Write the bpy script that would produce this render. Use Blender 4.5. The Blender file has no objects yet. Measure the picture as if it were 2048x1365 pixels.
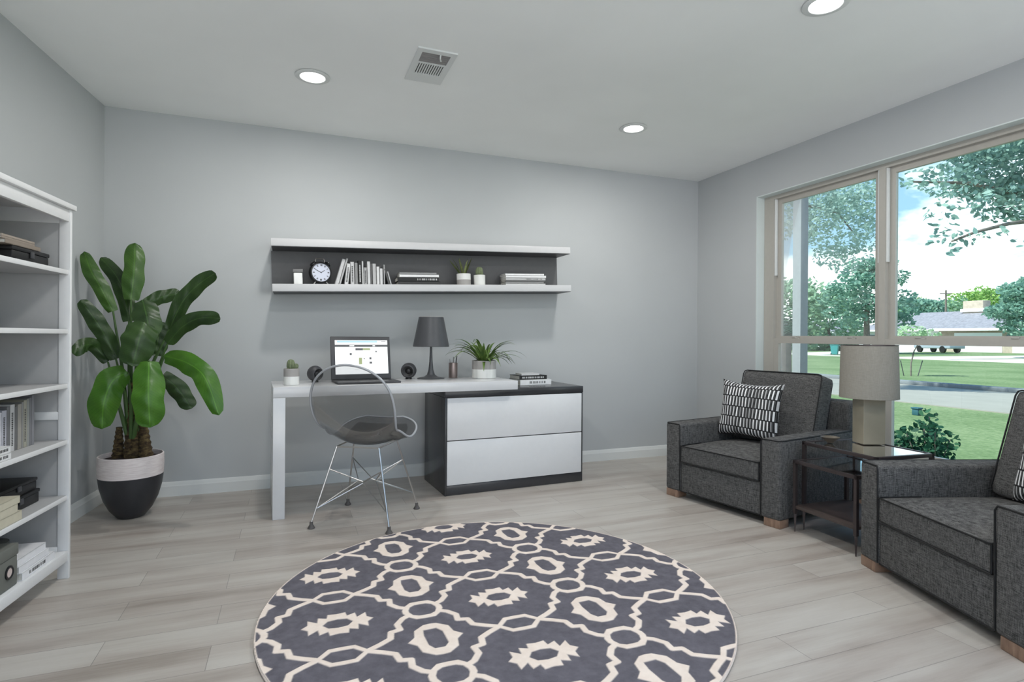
import bpy, bmesh, math, random
import numpy as np
from mathutils import Vector, Matrix
PI = math.pi
random.seed(7)
sc = bpy.context.scene
COL = sc.collection

# ------------------------------------------------------------------ camera
H = 1.06
cam = bpy.data.cameras.new('camera'); camo = bpy.data.objects.new('camera', cam); COL.objects.link(camo)
cam.sensor_width = 36; cam.lens = 36 * 1140.4 / 2048
cam.shift_y = -(682.5 - 674.6) / 2048
cam.clip_start = 0.02; cam.clip_end = 500
YAW, ROLL = 0.3685, 0.0062
camo.matrix_world = (Matrix.Translation((0, 0, H)) @ Matrix.Rotation(-YAW, 4, 'Z') @
                     Matrix.Rotation(PI / 2, 4, 'X') @ Matrix.Rotation(ROLL, 4, 'Z'))
sc.camera = camo

# ------------------------------------------------------------------ world, sun, exposure
sc.view_settings.view_transform = 'Standard'; sc.view_settings.look = 'None'
sc.view_settings.gamma = 1; sc.view_settings.exposure = 1.16; sc.view_settings.use_curve_mapping = False
W_STRENGTH = 0.95
w = bpy.data.worlds.new('sky'); sc.world = w; w.use_nodes = True
nt = w.node_tree; nt.nodes.clear()
def wn(t, **k):
    n = nt.nodes.new(t)
    for a, b in k.items(): setattr(n, a, b)
    return n
tc = wn('ShaderNodeTexCoord'); sep = wn('ShaderNodeSeparateXYZ'); nt.links.new(tc.outputs['Generated'], sep.inputs[0])
ramp = wn('ShaderNodeValToRGB'); nt.links.new(sep.outputs['Z'], ramp.inputs[0])
cr = ramp.color_ramp
cr.elements[0].position = 0.0; cr.elements[0].color = (0.48, 0.60, 0.66, 1)
cr.elements[1].position = 0.45; cr.elements[1].color = (0.14, 0.28, 0.50, 1)
e = cr.elements.new(0.12); e.color = (0.27, 0.43, 0.56, 1)
mp = wn('ShaderNodeMapping'); mp.inputs['Scale'].default_value = (1.5, 1.5, 3.6); mp.inputs['Location'].default_value = (3.1, 0.35, 0.2)
nt.links.new(tc.outputs['Generated'], mp.inputs[0])
nz = wn('ShaderNodeTexNoise'); nz.inputs['Scale'].default_value = 2.4; nz.inputs['Detail'].default_value = 7; nz.inputs['Roughness'].default_value = 0.55
nt.links.new(mp.outputs[0], nz.inputs[0])
# clouds thin out with height
mr = wn('ShaderNodeMapRange'); mr.inputs['From Min'].default_value = 0.05; mr.inputs['From Max'].default_value = 0.17
mr.inputs['To Min'].default_value = 0.22; mr.inputs['To Max'].default_value = -0.09
nt.links.new(sep.outputs['Z'], mr.inputs['Value'])
ad = wn('ShaderNodeMath', operation='ADD'); nt.links.new(nz.outputs['Fac'], ad.inputs[0]); nt.links.new(mr.outputs[0], ad.inputs[1])
r2 = wn('ShaderNodeValToRGB'); r2.color_ramp.elements[0].position = 0.50; r2.color_ramp.elements[1].position = 0.64
nt.links.new(ad.outputs[0], r2.inputs[0])
mx = wn('ShaderNodeMix', data_type='RGBA'); nt.links.new(r2.outputs[0], mx.inputs['Factor']); nt.links.new(ramp.outputs[0], mx.inputs['A'])
mx.inputs['B'].default_value = (1.12, 1.12, 1.12, 1)
bg = wn('ShaderNodeBackground'); nt.links.new(mx.outputs['Result'], bg.inputs['Color']); bg.inputs['Strength'].default_value = W_STRENGTH
wo = wn('ShaderNodeOutputWorld'); nt.links.new(bg.outputs[0], wo.inputs['Surface'])

sun = bpy.data.lights.new('sun', 'SUN'); sun.energy = 3.6; sun.angle = 0.02; sun.color = (1, 0.97, 0.92)
suno = bpy.data.objects.new('sun', sun); COL.objects.link(suno)
suno.rotation_euler = Vector((0.62, -0.10, -0.78)).to_track_quat('-Z', 'Y').to_euler(); suno.location = (-6, 1, 9)

# recessed ceiling lamps: power and colour (the fixtures are built further down)
LAMP_W = 4.9; LAMP_COL = (1.0, 0.985, 0.96)
LAMPS = [(0.10, 3.37), (2.19, 3.37), (2.14, 1.81), (0.10, 1.81), (0.10, 0.25), (2.14, 0.25)]

# ------------------------------------------------------------------ helpers: materials
def s2l(c):
    c = c / 255
    return c / 12.92 if c <= 0.04045 else ((c + 0.055) / 1.055) ** 2.4
def C(r, g=None, b=None):
    if g is None: g = b = r
    return (s2l(r), s2l(g), s2l(b), 1)
class Mat:
    def __init__(s, name, col, rough=0.6, metal=0.0, spec=0.5, **k):
        s.m = bpy.data.materials.new(name); s.m.use_nodes = True; s.nt = s.m.node_tree
        s.b = s.nt.nodes['Principled BSDF']
        s.b.inputs['Base Color'].default_value = col; s.b.inputs['Roughness'].default_value = rough
        s.b.inputs['Metallic'].default_value = metal; s.b.inputs['Specular IOR Level'].default_value = spec
        for a, v in k.items(): s.b.inputs[a.replace('_', ' ')].default_value = v
        s._tc = None
    def n(s, t, **k):
        x = s.nt.nodes.new(t)
        for a, b in k.items(): setattr(x, a, b)
        return x
    def set(s, inp, v):
        if hasattr(v, 'is_linked') or isinstance(v, bpy.types.NodeSocket): s.nt.links.new(v, inp)
        else: inp.default_value = v
    def coord(s, kind='Object', scale=(1, 1, 1), rot=(0, 0, 0), loc=(0, 0, 0)):
        if s._tc is None: s._tc = s.n('ShaderNodeTexCoord')
        if kind == 'World':
            g = s.n('ShaderNodeNewGeometry'); o = g.outputs['Position']
        else: o = s._tc.outputs[kind]
        mp = s.n('ShaderNodeMapping'); s.nt.links.new(o, mp.inputs[0])
        mp.inputs['Scale'].default_value = scale; mp.inputs['Rotation'].default_value = rot; mp.inputs['Location'].default_value = loc
        return mp.outputs[0]
    def noise(s, vec, scale=5, detail=4, rough=0.5):
        n = s.n('ShaderNodeTexNoise'); s.nt.links.new(vec, n.inputs['Vector'])
        n.inputs['Scale'].default_value = scale; n.inputs['Detail'].default_value = detail; n.inputs['Roughness'].default_value = rough
        return n.outputs['Fac']
    def math(s, op, a, b=0.0):
        n = s.n('ShaderNodeMath', operation=op); s.set(n.inputs[0], a); s.set(n.inputs[1], b); return n.outputs[0]
    def ramp(s, fac, stops):
        n = s.n('ShaderNodeValToRGB'); s.set(n.inputs[0], fac); cr = n.color_ramp
        cr.elements[0].position, cr.elements[0].color = stops[0]
        cr.elements[1].position, cr.elements[1].color = stops[-1]
        for p, c in stops[1:-1]:
            e = cr.elements.new(p); e.color = c
        return n.outputs[0]
    def mix(s, fac, a, b, blend='MIX'):
        n = s.n('ShaderNodeMix', data_type='RGBA', blend_type=blend)
        s.set(n.inputs['Factor'], fac); s.set(n.inputs['A'], a); s.set(n.inputs['B'], b); return n.outputs['Result']
    def base(s, v): s.set(s.b.inputs['Base Color'], v); return s
    def bump(s, fac, strength=0.2, dist=0.005):
        n = s.n('ShaderNodeBump'); s.set(n.inputs['Height'], fac); n.inputs['Strength'].default_value = strength
        n.inputs['Distance'].default_value = dist; s.nt.links.new(n.outputs[0], s.b.inputs['Normal']); return s

def plain(name, col, rough=0.5, metal=0.0, spec=0.5, var=0.05, scale=30, **k):
    M = Mat(name, col, rough, metal, spec, **k)
    f = M.noise(M.coord(), scale, 3)
    lo = tuple(c * (1 - var) for c in col[:3]) + (1,); hi = tuple(min(1, c * (1 + var)) for c in col[:3]) + (1,)
    M.base(M.ramp(f, [(0.3, lo), (0.7, hi)])); return M.m

# walls and ceiling: painted drywall
def paint(name, col, bump=0.08):
    M = Mat(name, col, 0.75, 0, 0.25)
    v = M.coord('World'); f = M.noise(v, 1.3, 3)
    lo = tuple(c * 0.97 for c in col[:3]) + (1,); hi = tuple(c * 1.03 for c in col[:3]) + (1,)
    M.base(M.ramp(f, [(0.3, lo), (0.7, hi)])); M.bump(M.noise(v, 220, 2), bump, 0.001); return M.m
m_wall = paint('wall_paint', C(188, 191, 192))
m_ceil = paint('ceiling_paint', C(246, 247, 245))
m_trimw = paint('white_trim_paint', C(222, 224, 222), 0.02)
m_reveal = paint('window_reveal_paint', C(214, 222, 220), 0.03)
m_vinyl = plain('almond_vinyl', C(178, 174, 166), 0.4, var=0.02)

# floor planks
M = Mat('floor_planks', C(160, 154, 147), 0.36, 0, 0.5)
v = M.coord('World', loc=(0.25, 0.017, 0))
bk = M.n('ShaderNodeTexBrick'); M.nt.links.new(v, bk.inputs['Vector'])
bk.offset = 0.37; bk.inputs['Scale'].default_value = 1.0; bk.inputs['Brick Width'].default_value = 0.93; bk.inputs['Row Height'].default_value = 0.157
bk.inputs['Mortar Size'].default_value = 0.0012; bk.inputs['Mortar Smooth'].default_value = 0.1; bk.inputs['Bias'].default_value = 0
bk.inputs['Color1'].default_value = (0.0, 0, 0, 1); bk.inputs['Color2'].default_value = (1, 1, 1, 1); bk.inputs['Mortar'].default_value = (0.5, 0.5, 0.5, 1)
grain = M.noise(M.coord('World', (0.9, 7, 1)), 1.3, 5, 0.55)
fine = M.noise(M.coord('World', (4, 90, 1)), 1.5, 3)
tone = M.math('ADD', M.math('MULTIPLY', grain, 0.72), M.math('ADD', M.math('MULTIPLY', fine, 0.12), M.math('MULTIPLY', bk.outputs['Color'], 0.16)))
colr = M.ramp(tone, [(0.28, C(148, 138, 129)), (0.42, C(172, 163, 155)), (0.56, C(186, 180, 172)), (0.74, C(196, 191, 184))])
colr = M.mix(M.math('MULTIPLY', bk.outputs['Fac'], 0.7), colr, C(112, 108, 103))
M.base(colr); M.bump(M.math('SUBTRACT', M.math('MULTIPLY', fine, 0.1), bk.outputs['Fac']), 0.06, 0.001)
m_floor = M.m

m_white = plain('white_lacquer', C(228, 228, 228), 0.22, spec=0.5, var=0.01)
m_desk = plain('white_desk_laminate', C(216, 216, 217), 0.16, spec=0.6, var=0.01)
m_case = plain('white_painted_wood', C(226, 226, 226), 0.5, var=0.015)
m_inner = plain('shaded_case_interior', C(178), 0.6, var=0.02)  # interior shade of the white bookcase put into the colour
m_anth = plain('anthracite_laminate', C(58, 58, 60), 0.22, spec=0.5, var=0.03)
m_panel = plain('dark_grey_back_panel', C(98, 98, 99), 0.55, var=0.03)
m_black = plain('black_satin', C(26, 26, 28), 0.4, var=0.1)
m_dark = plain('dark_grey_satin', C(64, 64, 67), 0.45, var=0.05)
m_darkmetal = plain('dark_bronze_metal', C(78, 70, 70), 0.38, 0.6, var=0.05)
m_chrome = plain('chrome', C(200, 198, 196), 0.3, 1.0, var=0.01)
m_rubber = plain('grey_rubber', C(88, 84, 82), 0.6, var=0.05)
m_pipe = plain('black_piping', C(20, 20, 21), 0.7, var=0.1)
m_grey = plain('warm_grey_ceramic', C(165, 161, 158), 0.45, var=0.02)
m_cer = plain('white_ceramic', C(232, 232, 228), 0.3, var=0.01)
m_soil = plain('soil', C(50, 36, 32), 0.95, var=0.5, scale=90)
m_screen_w = Mat('screen_page', C(235), 0.3, Emission_Color=C(238, 240, 240), Emission_Strength=0.30).m
m_screen_b = Mat('screen_sky_blue', C(150, 180, 205), 0.3, Emission_Color=C(150, 182, 210), Emission_Strength=0.4).m
m_screen_d = Mat('screen_dark_bar', C(60), 0.3, Emission_Color=C(70, 72, 74), Emission_Strength=0.5).m
m_screen_g = Mat('screen_green', C(120, 130, 90), 0.3, Emission_Color=C(128, 134, 100), Emission_Strength=0.5).m
m_screen_l = Mat('screen_grey_text', C(180), 0.3, Emission_Color=C(190, 190, 188), Emission_Strength=0.55).m

def fabric(name, dark, light, k=1.0):
    M = Mat(name, light, 0.92, 0, 0.15)
    a = M.noise(M.coord(scale=(38 * k, 38 * k, 460 * k)), 1, 2)
    b = M.noise(M.coord(scale=(430 * k, 430 * k, 34 * k)), 1, 2)
    c = M.noise(M.coord(), 420 * k, 2)
    f = M.math('ADD', M.math('MULTIPLY', M.math('ADD', a, b), 0.36), M.math('MULTIPLY', c, 0.28))
    M.base(M.ramp(f, [(0.38, dark), (0.62, light)])); M.bump(f, 0.5, 0.0015); return M.m
m_fab = fabric('charcoal_weave', C(44, 44, 44), C(117, 116, 115))
m_shade = fabric('linen_shade', C(140, 136, 127), C(154, 150, 141))
M = Mat('wood_foot', C(140, 112, 92), 0.45)
M.base(M.ramp(M.noise(M.coord(scale=(40, 6, 6)), 2, 4), [(0.3, C(120, 94, 78)), (0.7, C(158, 130, 110))])); m_foot = M.m

def glassy(name, tint, gloss=0.08, rough=0.01, glosscol=(1, 1, 1, 1), ior=1.45):
    m = bpy.data.materials.new(name); m.use_nodes = True; t = m.node_tree; t.nodes.clear()
    tr = t.nodes.new('ShaderNodeBsdfTransparent'); tr.inputs[0].default_value = tint
    gl = t.nodes.new('ShaderNodeBsdfGlossy'); gl.inputs[0].default_value = glosscol; gl.inputs['Roughness'].default_value = rough
    fr = t.nodes.new('ShaderNodeFresnel'); fr.inputs[0].default_value = ior
    mu = t.nodes.new('ShaderNodeMath'); mu.operation = 'MULTIPLY'; mu.inputs[1].default_value = gloss
    t.links.new(fr.outputs[0], mu.inputs[0])
    mi = t.nodes.new('ShaderNodeMixShader'); t.links.new(mu.outputs[0], mi.inputs[0]); t.links.new(tr.outputs[0], mi.inputs[1]); t.links.new(gl.outputs[0], mi.inputs[2])
    o = t.nodes.new('ShaderNodeOutputMaterial'); t.links.new(mi.outputs[0], o.inputs[0]); return m
m_glass = glassy('window_glass', (0.86, 0.97, 0.955, 1), 0.7)
m_tableglass = glassy('tinted_table_glass', (0.70, 0.66, 0.70, 1), 2.4, 0.06)
m_smoke = glassy('smoked_clear_plastic', (0.80, 0.80, 0.80, 1), 0.5, 0.08)
m_rim = plain('polished_clear_rim', C(168, 170, 174), 0.18, 0.0, 0.8, var=0.02)
m_smokedark = glassy('smoked_plastic_rim', (0.40, 0.41, 0.42, 1), 1.5, 0.05)

# ------------------------------------------------------------------ helpers: geometry
class B:
    """collects shapes into one mesh"""
    def __init__(s): s.bm = bmesh.new(); s.mi = 0
    def _mark(s, faces):
        for f in faces: f.material_index = s.mi
    def box(s, x0, y0, z0, x1, y1, z1, bev=0.0, seg=2, M4=None):
        T = Matrix.Translation(((x0 + x1) / 2, (y0 + y1) / 2, (z0 + z1) / 2)) @ Matrix.Diagonal((abs(x1 - x0), abs(y1 - y0), abs(z1 - z0), 1))
        r = bmesh.ops.create_cube(s.bm, size=1, matrix=T); vs = r['verts']
        fs = {f for v in vs for f in v.link_faces}
        if bev > 0:
            es = list({e for v in vs for e in v.link_edges})
            q = bmesh.ops.bevel(s.bm, geom=es, offset=bev, offset_type='OFFSET', segments=seg, profile=0.5, affect='EDGES', clamp_overlap=True)
            vs = list({v for f in q['faces'] for v in f.verts} | {v for v in vs if v.is_valid})
            fs = {f for v in vs for f in v.link_faces}
        if M4 is not None: bmesh.ops.transform(s.bm, matrix=M4, verts=list({v for f in fs for v in f.verts}))
        s._mark(fs); return s
    def tube(s, pts, r, n=8, cap=True, closed=False):
        pts = [Vector(p) for p in pts]; N = len(pts)
        rs = r if isinstance(r, (list, tuple)) else [r] * N
        rings = []; up = None
        for i, p in enumerate(pts):
            if closed: t = pts[(i + 1) % N] - pts[i - 1]
            else: t = pts[min(i + 1, N - 1)] - pts[max(i - 1, 0)]
            t.normalize()
            if up is None:
                up = Vector((0, 0, 1)) if abs(t.z) < 0.9 else Vector((1, 0, 0))
            a = t.cross(up)
            if a.length < 1e-5: a = t.orthogonal()
            a.normalize(); b = a.cross(t).normalized(); up = b
            rings.append([s.bm.verts.new(p + rs[i] * (math.cos(2 * PI * k / n) * a + math.sin(2 * PI * k / n) * b)) for k in range(n)])
        fs = []
        for i in range(N if closed else N - 1):
            A, Bq = rings[i], rings[(i + 1) % N]
            for k in range(n): fs.append(s.bm.faces.new((A[k], Bq[k], Bq[(k + 1) % n], A[(k + 1) % n])))
        if cap and not closed: fs.append(s.bm.faces.new(rings[0])); fs.append(s.bm.faces.new(rings[-1][::-1]))
        s._mark(fs); return s
    def lathe(s, prof, n=32, c=(0, 0, 0), M4=None, squash=1.0):
        rings = []; fs = []
        T = M4 or Matrix.Identity(4)
        for r, z in prof:
            if r < 1e-6: rings.append([s.bm.verts.new(T @ Vector((c[0], c[1], c[2] + z)))])
            else: rings.append([s.bm.verts.new(T @ Vector((c[0] + r * math.cos(2 * PI * k / n), c[1] + r * squash * math.sin(2 * PI * k / n), c[2] + z))) for k in range(n)])
        for A, Bq in zip(rings, rings[1:]):
            for k in range(n):
                if len(A) == 1 and len(Bq) == 1: continue
                if len(A) == 1: fs.append(s.bm.faces.new((A[0], Bq[(k + 1) % n], Bq[k])))
                elif len(Bq) == 1: fs.append(s.bm.faces.new((A[k], A[(k + 1) % n], Bq[0])))
                else: fs.append(s.bm.faces.new((A[k], A[(k + 1) % n], Bq[(k + 1) % n], Bq[k])))
        s._mark(fs); return s
    def cyl(s, r, z0, z1, n=24, c=(0, 0), r1=None, M4=None):
        r1 = r if r1 is None else r1
        return s.lathe([(0, z0), (r, z0), (r1, z1), (0, z1)], n, (c[0], c[1], 0), M4)
    def grid(s, P, flip=False, closeu=False):
        V = [[s.bm.verts.new(p) for p in row] for row in P]; fs = []
        nu = len(V)
        for i in range(nu if closeu else nu - 1):
            for j in range(len(V[0]) - 1):
                q = (V[i][j], V[(i + 1) % nu][j], V[(i + 1) % nu][j + 1], V[i][j + 1])
                fs.append(s.bm.faces.new(q[::-1] if flip else q))
        s._mark(fs); return s
    def poly(s, pts, z0, z1):
        a = [s.bm.verts.new((x, y, z0)) for x, y in pts]; b = [s.bm.verts.new((x, y, z1)) for x, y in pts]; n = len(pts)
        fs = [s.bm.faces.new(a[::-1]), s.bm.faces.new(b)] + [s.bm.faces.new((a[k], a[(k + 1) % n], b[(k + 1) % n], b[k])) for k in range(n)]
        s._mark(fs); return s
    def quad(s, *p):
        f = s.bm.faces.new([s.bm.verts.new(q) for q in p]); s._mark([f]); return s

def obj(name, b, mats, parent=None, loc=(0, 0, 0), rot=(0, 0, 0), smooth=35, fixn=True, label=None, **props):
    me = bpy.data.meshes.new(name)
    if fixn: bmesh.ops.recalc_face_normals(b.bm, faces=b.bm.faces)
    b.bm.to_mesh(me); b.bm.free()
    for m in (mats if isinstance(mats, (list, tuple)) else [mats]): me.materials.append(m)
    if smooth:
        me.shade_smooth()
        if smooth < 180: me.set_sharp_from_angle(angle=math.radians(smooth))
    o = bpy.data.objects.new(name, me); COL.objects.link(o); o.location = loc; o.rotation_euler = rot
    if parent: o.parent = parent
    if label: o['label'] = label
    for k, v in props.items(): o[k] = v
    return o
def thing(name, label, cat, loc=(0, 0, 0), rot=(0, 0, 0), group=None):
    o = bpy.data.objects.new(name, None); o.empty_display_size = 0.1; COL.objects.link(o)
    o.location = loc; o.rotation_euler = rot if isinstance(rot, (tuple, list)) or hasattr(rot, 'x') else (0, 0, rot)
    o['label'] = label; o['category'] = cat
    if group: o['group'] = group
    return o
def tag(o, label, cat, group=None):
    o['label'] = label; o['category'] = cat
    if group: o['group'] = group
    return o
def dup(root, loc=None, rot=None, label=None):
    r = root.copy(); COL.objects.link(r)
    if loc is not None: r.location = loc
    if rot is not None: r.rotation_euler = rot
    if label: r['label'] = label
    for ch in list(root.children):
        c = ch.copy(); COL.objects.link(c); c.parent = r
        for g in list(ch.children):
            d = g.copy(); COL.objects.link(d); d.parent = c
    return r
def struct(name, b, mats, parent=None, **k):
    o = obj(name, b, mats, parent, **k)
    o['kind'] = 'structure'; return o

# ------------------------------------------------------------------ room shell
D, XL, XR, HC, AL = 4.305, -1.1154, 3.4995, 2.51, 0.1127
YB = -0.6
tl = math.tan(AL)
xl_at = lambda y: XL - tl * (D - y)
b = B(); b.poly([(xl_at(YB) - 0.1, YB), (XR + 0.14, YB), (XR + 0.14, D + 0.12), (XL - 0.1, D + 0.12)], -0.12, 0.0); struct('floor', b, m_floor, smooth=0)
b = B(); b.poly([(xl_at(YB) - 0.12, YB), (XR + 0.14, YB), (XR + 0.14, D + 0.12), (XL - 0.12, D + 0.12)], HC, HC + 0.15); struct('ceiling', b, m_ceil, smooth=0)
b = B(); b.box(XL - 0.02, D, 0, XR + 0.14, D + 0.12, HC); struct('wall_back', b, m_wall, smooth=0)
b = B(); b.poly([(XL, D + 0.12), (XL, D), (xl_at(YB), YB), (xl_at(YB) - 0.12, YB), (XL - 0.12, D + 0.12)], 0, HC); struct('wall_left', b, m_wall, smooth=0)
# right wall with the window opening
WY0, WY1, WZ0, WZ1 = 1.60, 3.59, 0.28, 2.205
b = B()
b.box(XR, WY1, 0, XR + 0.14, D + 0.02, HC); b.box(XR, YB, 0, XR + 0.14, WY0, HC)
b.box(XR, WY0, 0, XR + 0.14, WY1, WZ0); b.box(XR, WY0, WZ1, XR + 0.14, WY1, HC)
struct('wall_right', b, m_wall, smooth=0)
# painted reveal lining
b = B(); t = 0.006
b.box(XR - 0.001, WY1 - t, WZ0, XR + 0.14, WY1 + 0.001, WZ1); b.box(XR - 0.001, WY0 - 0.001, WZ0, XR + 0.14, WY0 + t, WZ1)
b.box(XR - 0.001, WY0, WZ1 - t, XR + 0.14, WY1, WZ1 + 0.001)
struct('trim_1', b, m_reveal, smooth=0)
b = B(); b.box(XR - 0.03, WY0 - 0.03, WZ0 - 0.02, XR + 0.14, WY1, WZ0 + 0.004, 0.006); struct('trim_2', b, m_trimw)
# baseboards (profiled)
def baseboard(name, p0, p1, nrm):
    p0, p1, nrm = Vector(p0), Vector(p1), Vector(nrm).normalized()
    prof = [(0.0, 0.0), (0.016, 0.0), (0.016, 0.066), (0.012, 0.074), (0.011, 0.082), (0.006, 0.092), (0.0, 0.094)]
    b = B(); b.grid([[(p + nrm * a).to_tuple()[:2] + (z,) for a, z in prof] for p in (p0, p1)])
    struct(name, b, m_trimw, smooth=20)
baseboard('baseboard_back', (XL, D, 0), (XR, D, 0), (0, -1, 0))
baseboard('baseboard_left', (xl_at(YB), YB, 0), (XL, D, 0), (math.cos(AL), -math.sin(AL), 0))
baseboard('baseboard_right', (XR, D, 0), (XR, YB, 0), (-1, 0, 0))

# window units: outer frame, upper sash (set back) and lower sash with a pane each, latches on the meeting rail
def window_unit(name, y0, y1, f0, f1):
    X0 = XR + 0.075
    root = bpy.data.objects.new(name, None); COL.objects.link(root); root['kind'] = 'structure'
    root.location = (X0, (y0 + y1) / 2, WZ0)
    L = lambda x, y, z: (x - root.location.x, y - root.location.y, z - root.location.z)
    def bars(rects, mat, nm, bev=0.003):
        b = B()
        for r in rects:
            a = L(*r[:3]); c = L(*r[3:]); b.box(min(a[0], c[0]), min(a[1], c[1]), min(a[2], c[2]), max(a[0], c[0]), max(a[1], c[1]), max(a[2], c[2]), bev, 2)
        return obj(nm, b, mat, root)
    zb, zt = WZ0 + 0.004, WZ1 - 0.006
    bars([(X0, y0, zb, X0 + 0.065, y0 + f0, zt), (X0, y1 - f1, zb, X0 + 0.065, y1, zt), (X0, y0 + f0, zt - 0.03, X0 + 0.065, y1 - f1, zt), (X0, y0 + f0, zb, X0 + 0.065, y1 - f1, zb + 0.03)], m_vinyl, 'frame', 0)
    zm0, zm1 = 1.030, 1.082; s = 0.045
    a0, a1 = y0 + f0, y1 - f1
    # track step in the jambs
    bars([(X0 + 0.004, a0, 1.56, X0 + 0.028, a0 + 0.012, zt - 0.03), (X0 + 0.004, a1 - 0.012, 1.56, X0 + 0.028, a1, zt - 0.03)], m_trimw, 'jamb_track')
    up = bars([(X0 + 0.030, a0, zm0 + 0.01, X0 + 0.055, a0 + s, zt - 0.03), (X0 + 0.030, a1 - s, zm0 + 0.01, X0 + 0.055, a1, zt - 0.03),
          (X0 + 0.030, a0 + s, zt - 0.068, X0 + 0.055, a1 - s, zt - 0.03), (X0 + 0.030, a0 + s, zm0 + 0.01, X0 + 0.055, a1 - s, zm1)], m_vinyl, 'upper_sash', 0)
    lo = bars([(X0 + 0.003, a0, zb + 0.03, X0 + 0.030, a0 + s, zm0 + 0.032), (X0 + 0.003, a1 - s, zb + 0.03, X0 + 0.030, a1, zm0 + 0.032),
          (X0 + 0.003, a0 + s, zb + 0.03, X0 + 0.030, a1 - s, zb + 0.075), (X0 + 0.003, a0 + s, zm0 - 0.005, X0 + 0.030, a1 - s, zm0 + 0.032)], m_vinyl, 'lower_sash', 0)
    for par, xx, z0, z1 in ((up, X0 + 0.042, zm0 + 0.03, zt - 0.05), (lo, X0 + 0.017, zb + 0.06, zm0 + 0.01)):
        b = B(); a = L(xx, a0 + 0.02, z0); c = L(xx + 0.002, a1 - 0.02, z1); b.quad((a[0], a[1], a[2]), (a[0], c[1], a[2]), (a[0], c[1], c[2]), (a[0], a[1], c[2]))
        obj('pane', b, m_glass, par, smooth=0)
    for yy in (a0 + (a1 - a0) * 0.23, a0 + (a1 - a0) * 0.77):
        b = B(); c = L(X0 + 0.012, yy, zm0 + 0.032)
        b.box(c[0] - 0.006, c[1] - 0.03, c[2], c[0] + 0.012, c[1] + 0.03, c[2] + 0.007, 0.002)
        b.box(c[0] - 0.009, c[1] - 0.01, c[2] + 0.004, c[0] + 0.006, c[1] + 0.028, c[2] + 0.015, 0.003)
        obj('sash_lock', b, m_vinyl, lo)
    return root
window_unit('window_1', 2.592, WY1 - 0.008, 0.022, 0.10)
window_unit('window_2', WY0 + 0.008, 2.592, 0.03, 0.022)

# ------------------------------------------------------------------ ceiling fixtures
m_lampglow = Mat('lamp_diffuser', C(255), 0.5, Emission_Color=(1, 0.99, 0.97, 1), Emission_Strength=3.0).m
lab = ['recessed round ceiling light above the left end of the wall shelf', 'recessed round ceiling light nearest the window corner', 'recessed round ceiling light at the top right edge of the photo']
for i, (x, y) in enumerate(LAMPS):
    t = thing('ceiling_light', lab[i] if i < 3 else 'recessed round ceiling light behind the camera position', 'ceiling light', (x, y, HC), group='recessed ceiling lights')
    b = B(); b.lathe([(0.070, 0.0), (0.092, -0.003), (0.094, -0.006), (0.088, -0.009), (0.068, -0.010), (0.064, -0.004)], 40); obj('trim_ring', b, m_trimw, t)
    b = B(); b.lathe([(0.0, -0.009), (0.05, -0.009), (0.066, -0.007), (0.068, -0.002)], 40); obj('diffuser', b, m_lampglow, t)
    ld = bpy.data.lights.new('lamp_light', 'AREA'); ld.shape = 'DISK'; ld.size = 0.13; ld.energy = LAMP_W; ld.color = LAMP_COL
    lo = bpy.data.objects.new('lamp_light', ld); COL.objects.link(lo); lo.location = (0, 0, -0.013); lo.parent = t

# air vent
t = thing('ceiling_vent', 'white square ceiling air vent with slotted grille', 'air vent', (0.683, 3.012, HC))
b = B(); w2, d2 = 0.102, 0.188
b.box(-w2, -d2, -0.008, w2, -d2 + 0.035, 0); b.box(-w2, d2 - 0.10, -0.008, w2, d2, 0)
b.box(-w2, -d2 + 0.035, -0.008, -w2 + 0.028, d2 - 0.10, 0); b.box(w2 - 0.028, -d2 + 0.035, -0.008, w2, d2 - 0.10, 0); b.box(-w2 + 0.028, -0.048, -0.008, w2 - 0.028, -0.032, -0.001)
obj('frame', b, m_trimw, t)
b = B(); b.box(-w2 + 0.02, -d2 + 0.02, -0.0012, w2 - 0.02, 0.10, -0.0004); obj('duct_opening', b, m_black, t)
b = B()
for k in range(8):
    y = -0.148 + k * 0.0135; b.box(-0.074, y, -0.007, 0.074, y + 0.003, -0.002, M4=None)
obj('cross_louvres', b, m_grey, t)
b = B()
for k in range(12): x = -0.070 + k * 0.0128; b.box(x - 0.0035, -0.034, -0.007, x + 0.0035, 0.09, -0.002)
obj('straight_louvres', b, m_trimw, t)
b = B(); b.tube([(0.02, -0.155, -0.008), (0.02, -0.145, -0.02), (0.028, -0.12, -0.022), (0.036, -0.105, -0.014)], 0.004, 6); obj('damper_lever', b, m_trimw, t)

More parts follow.
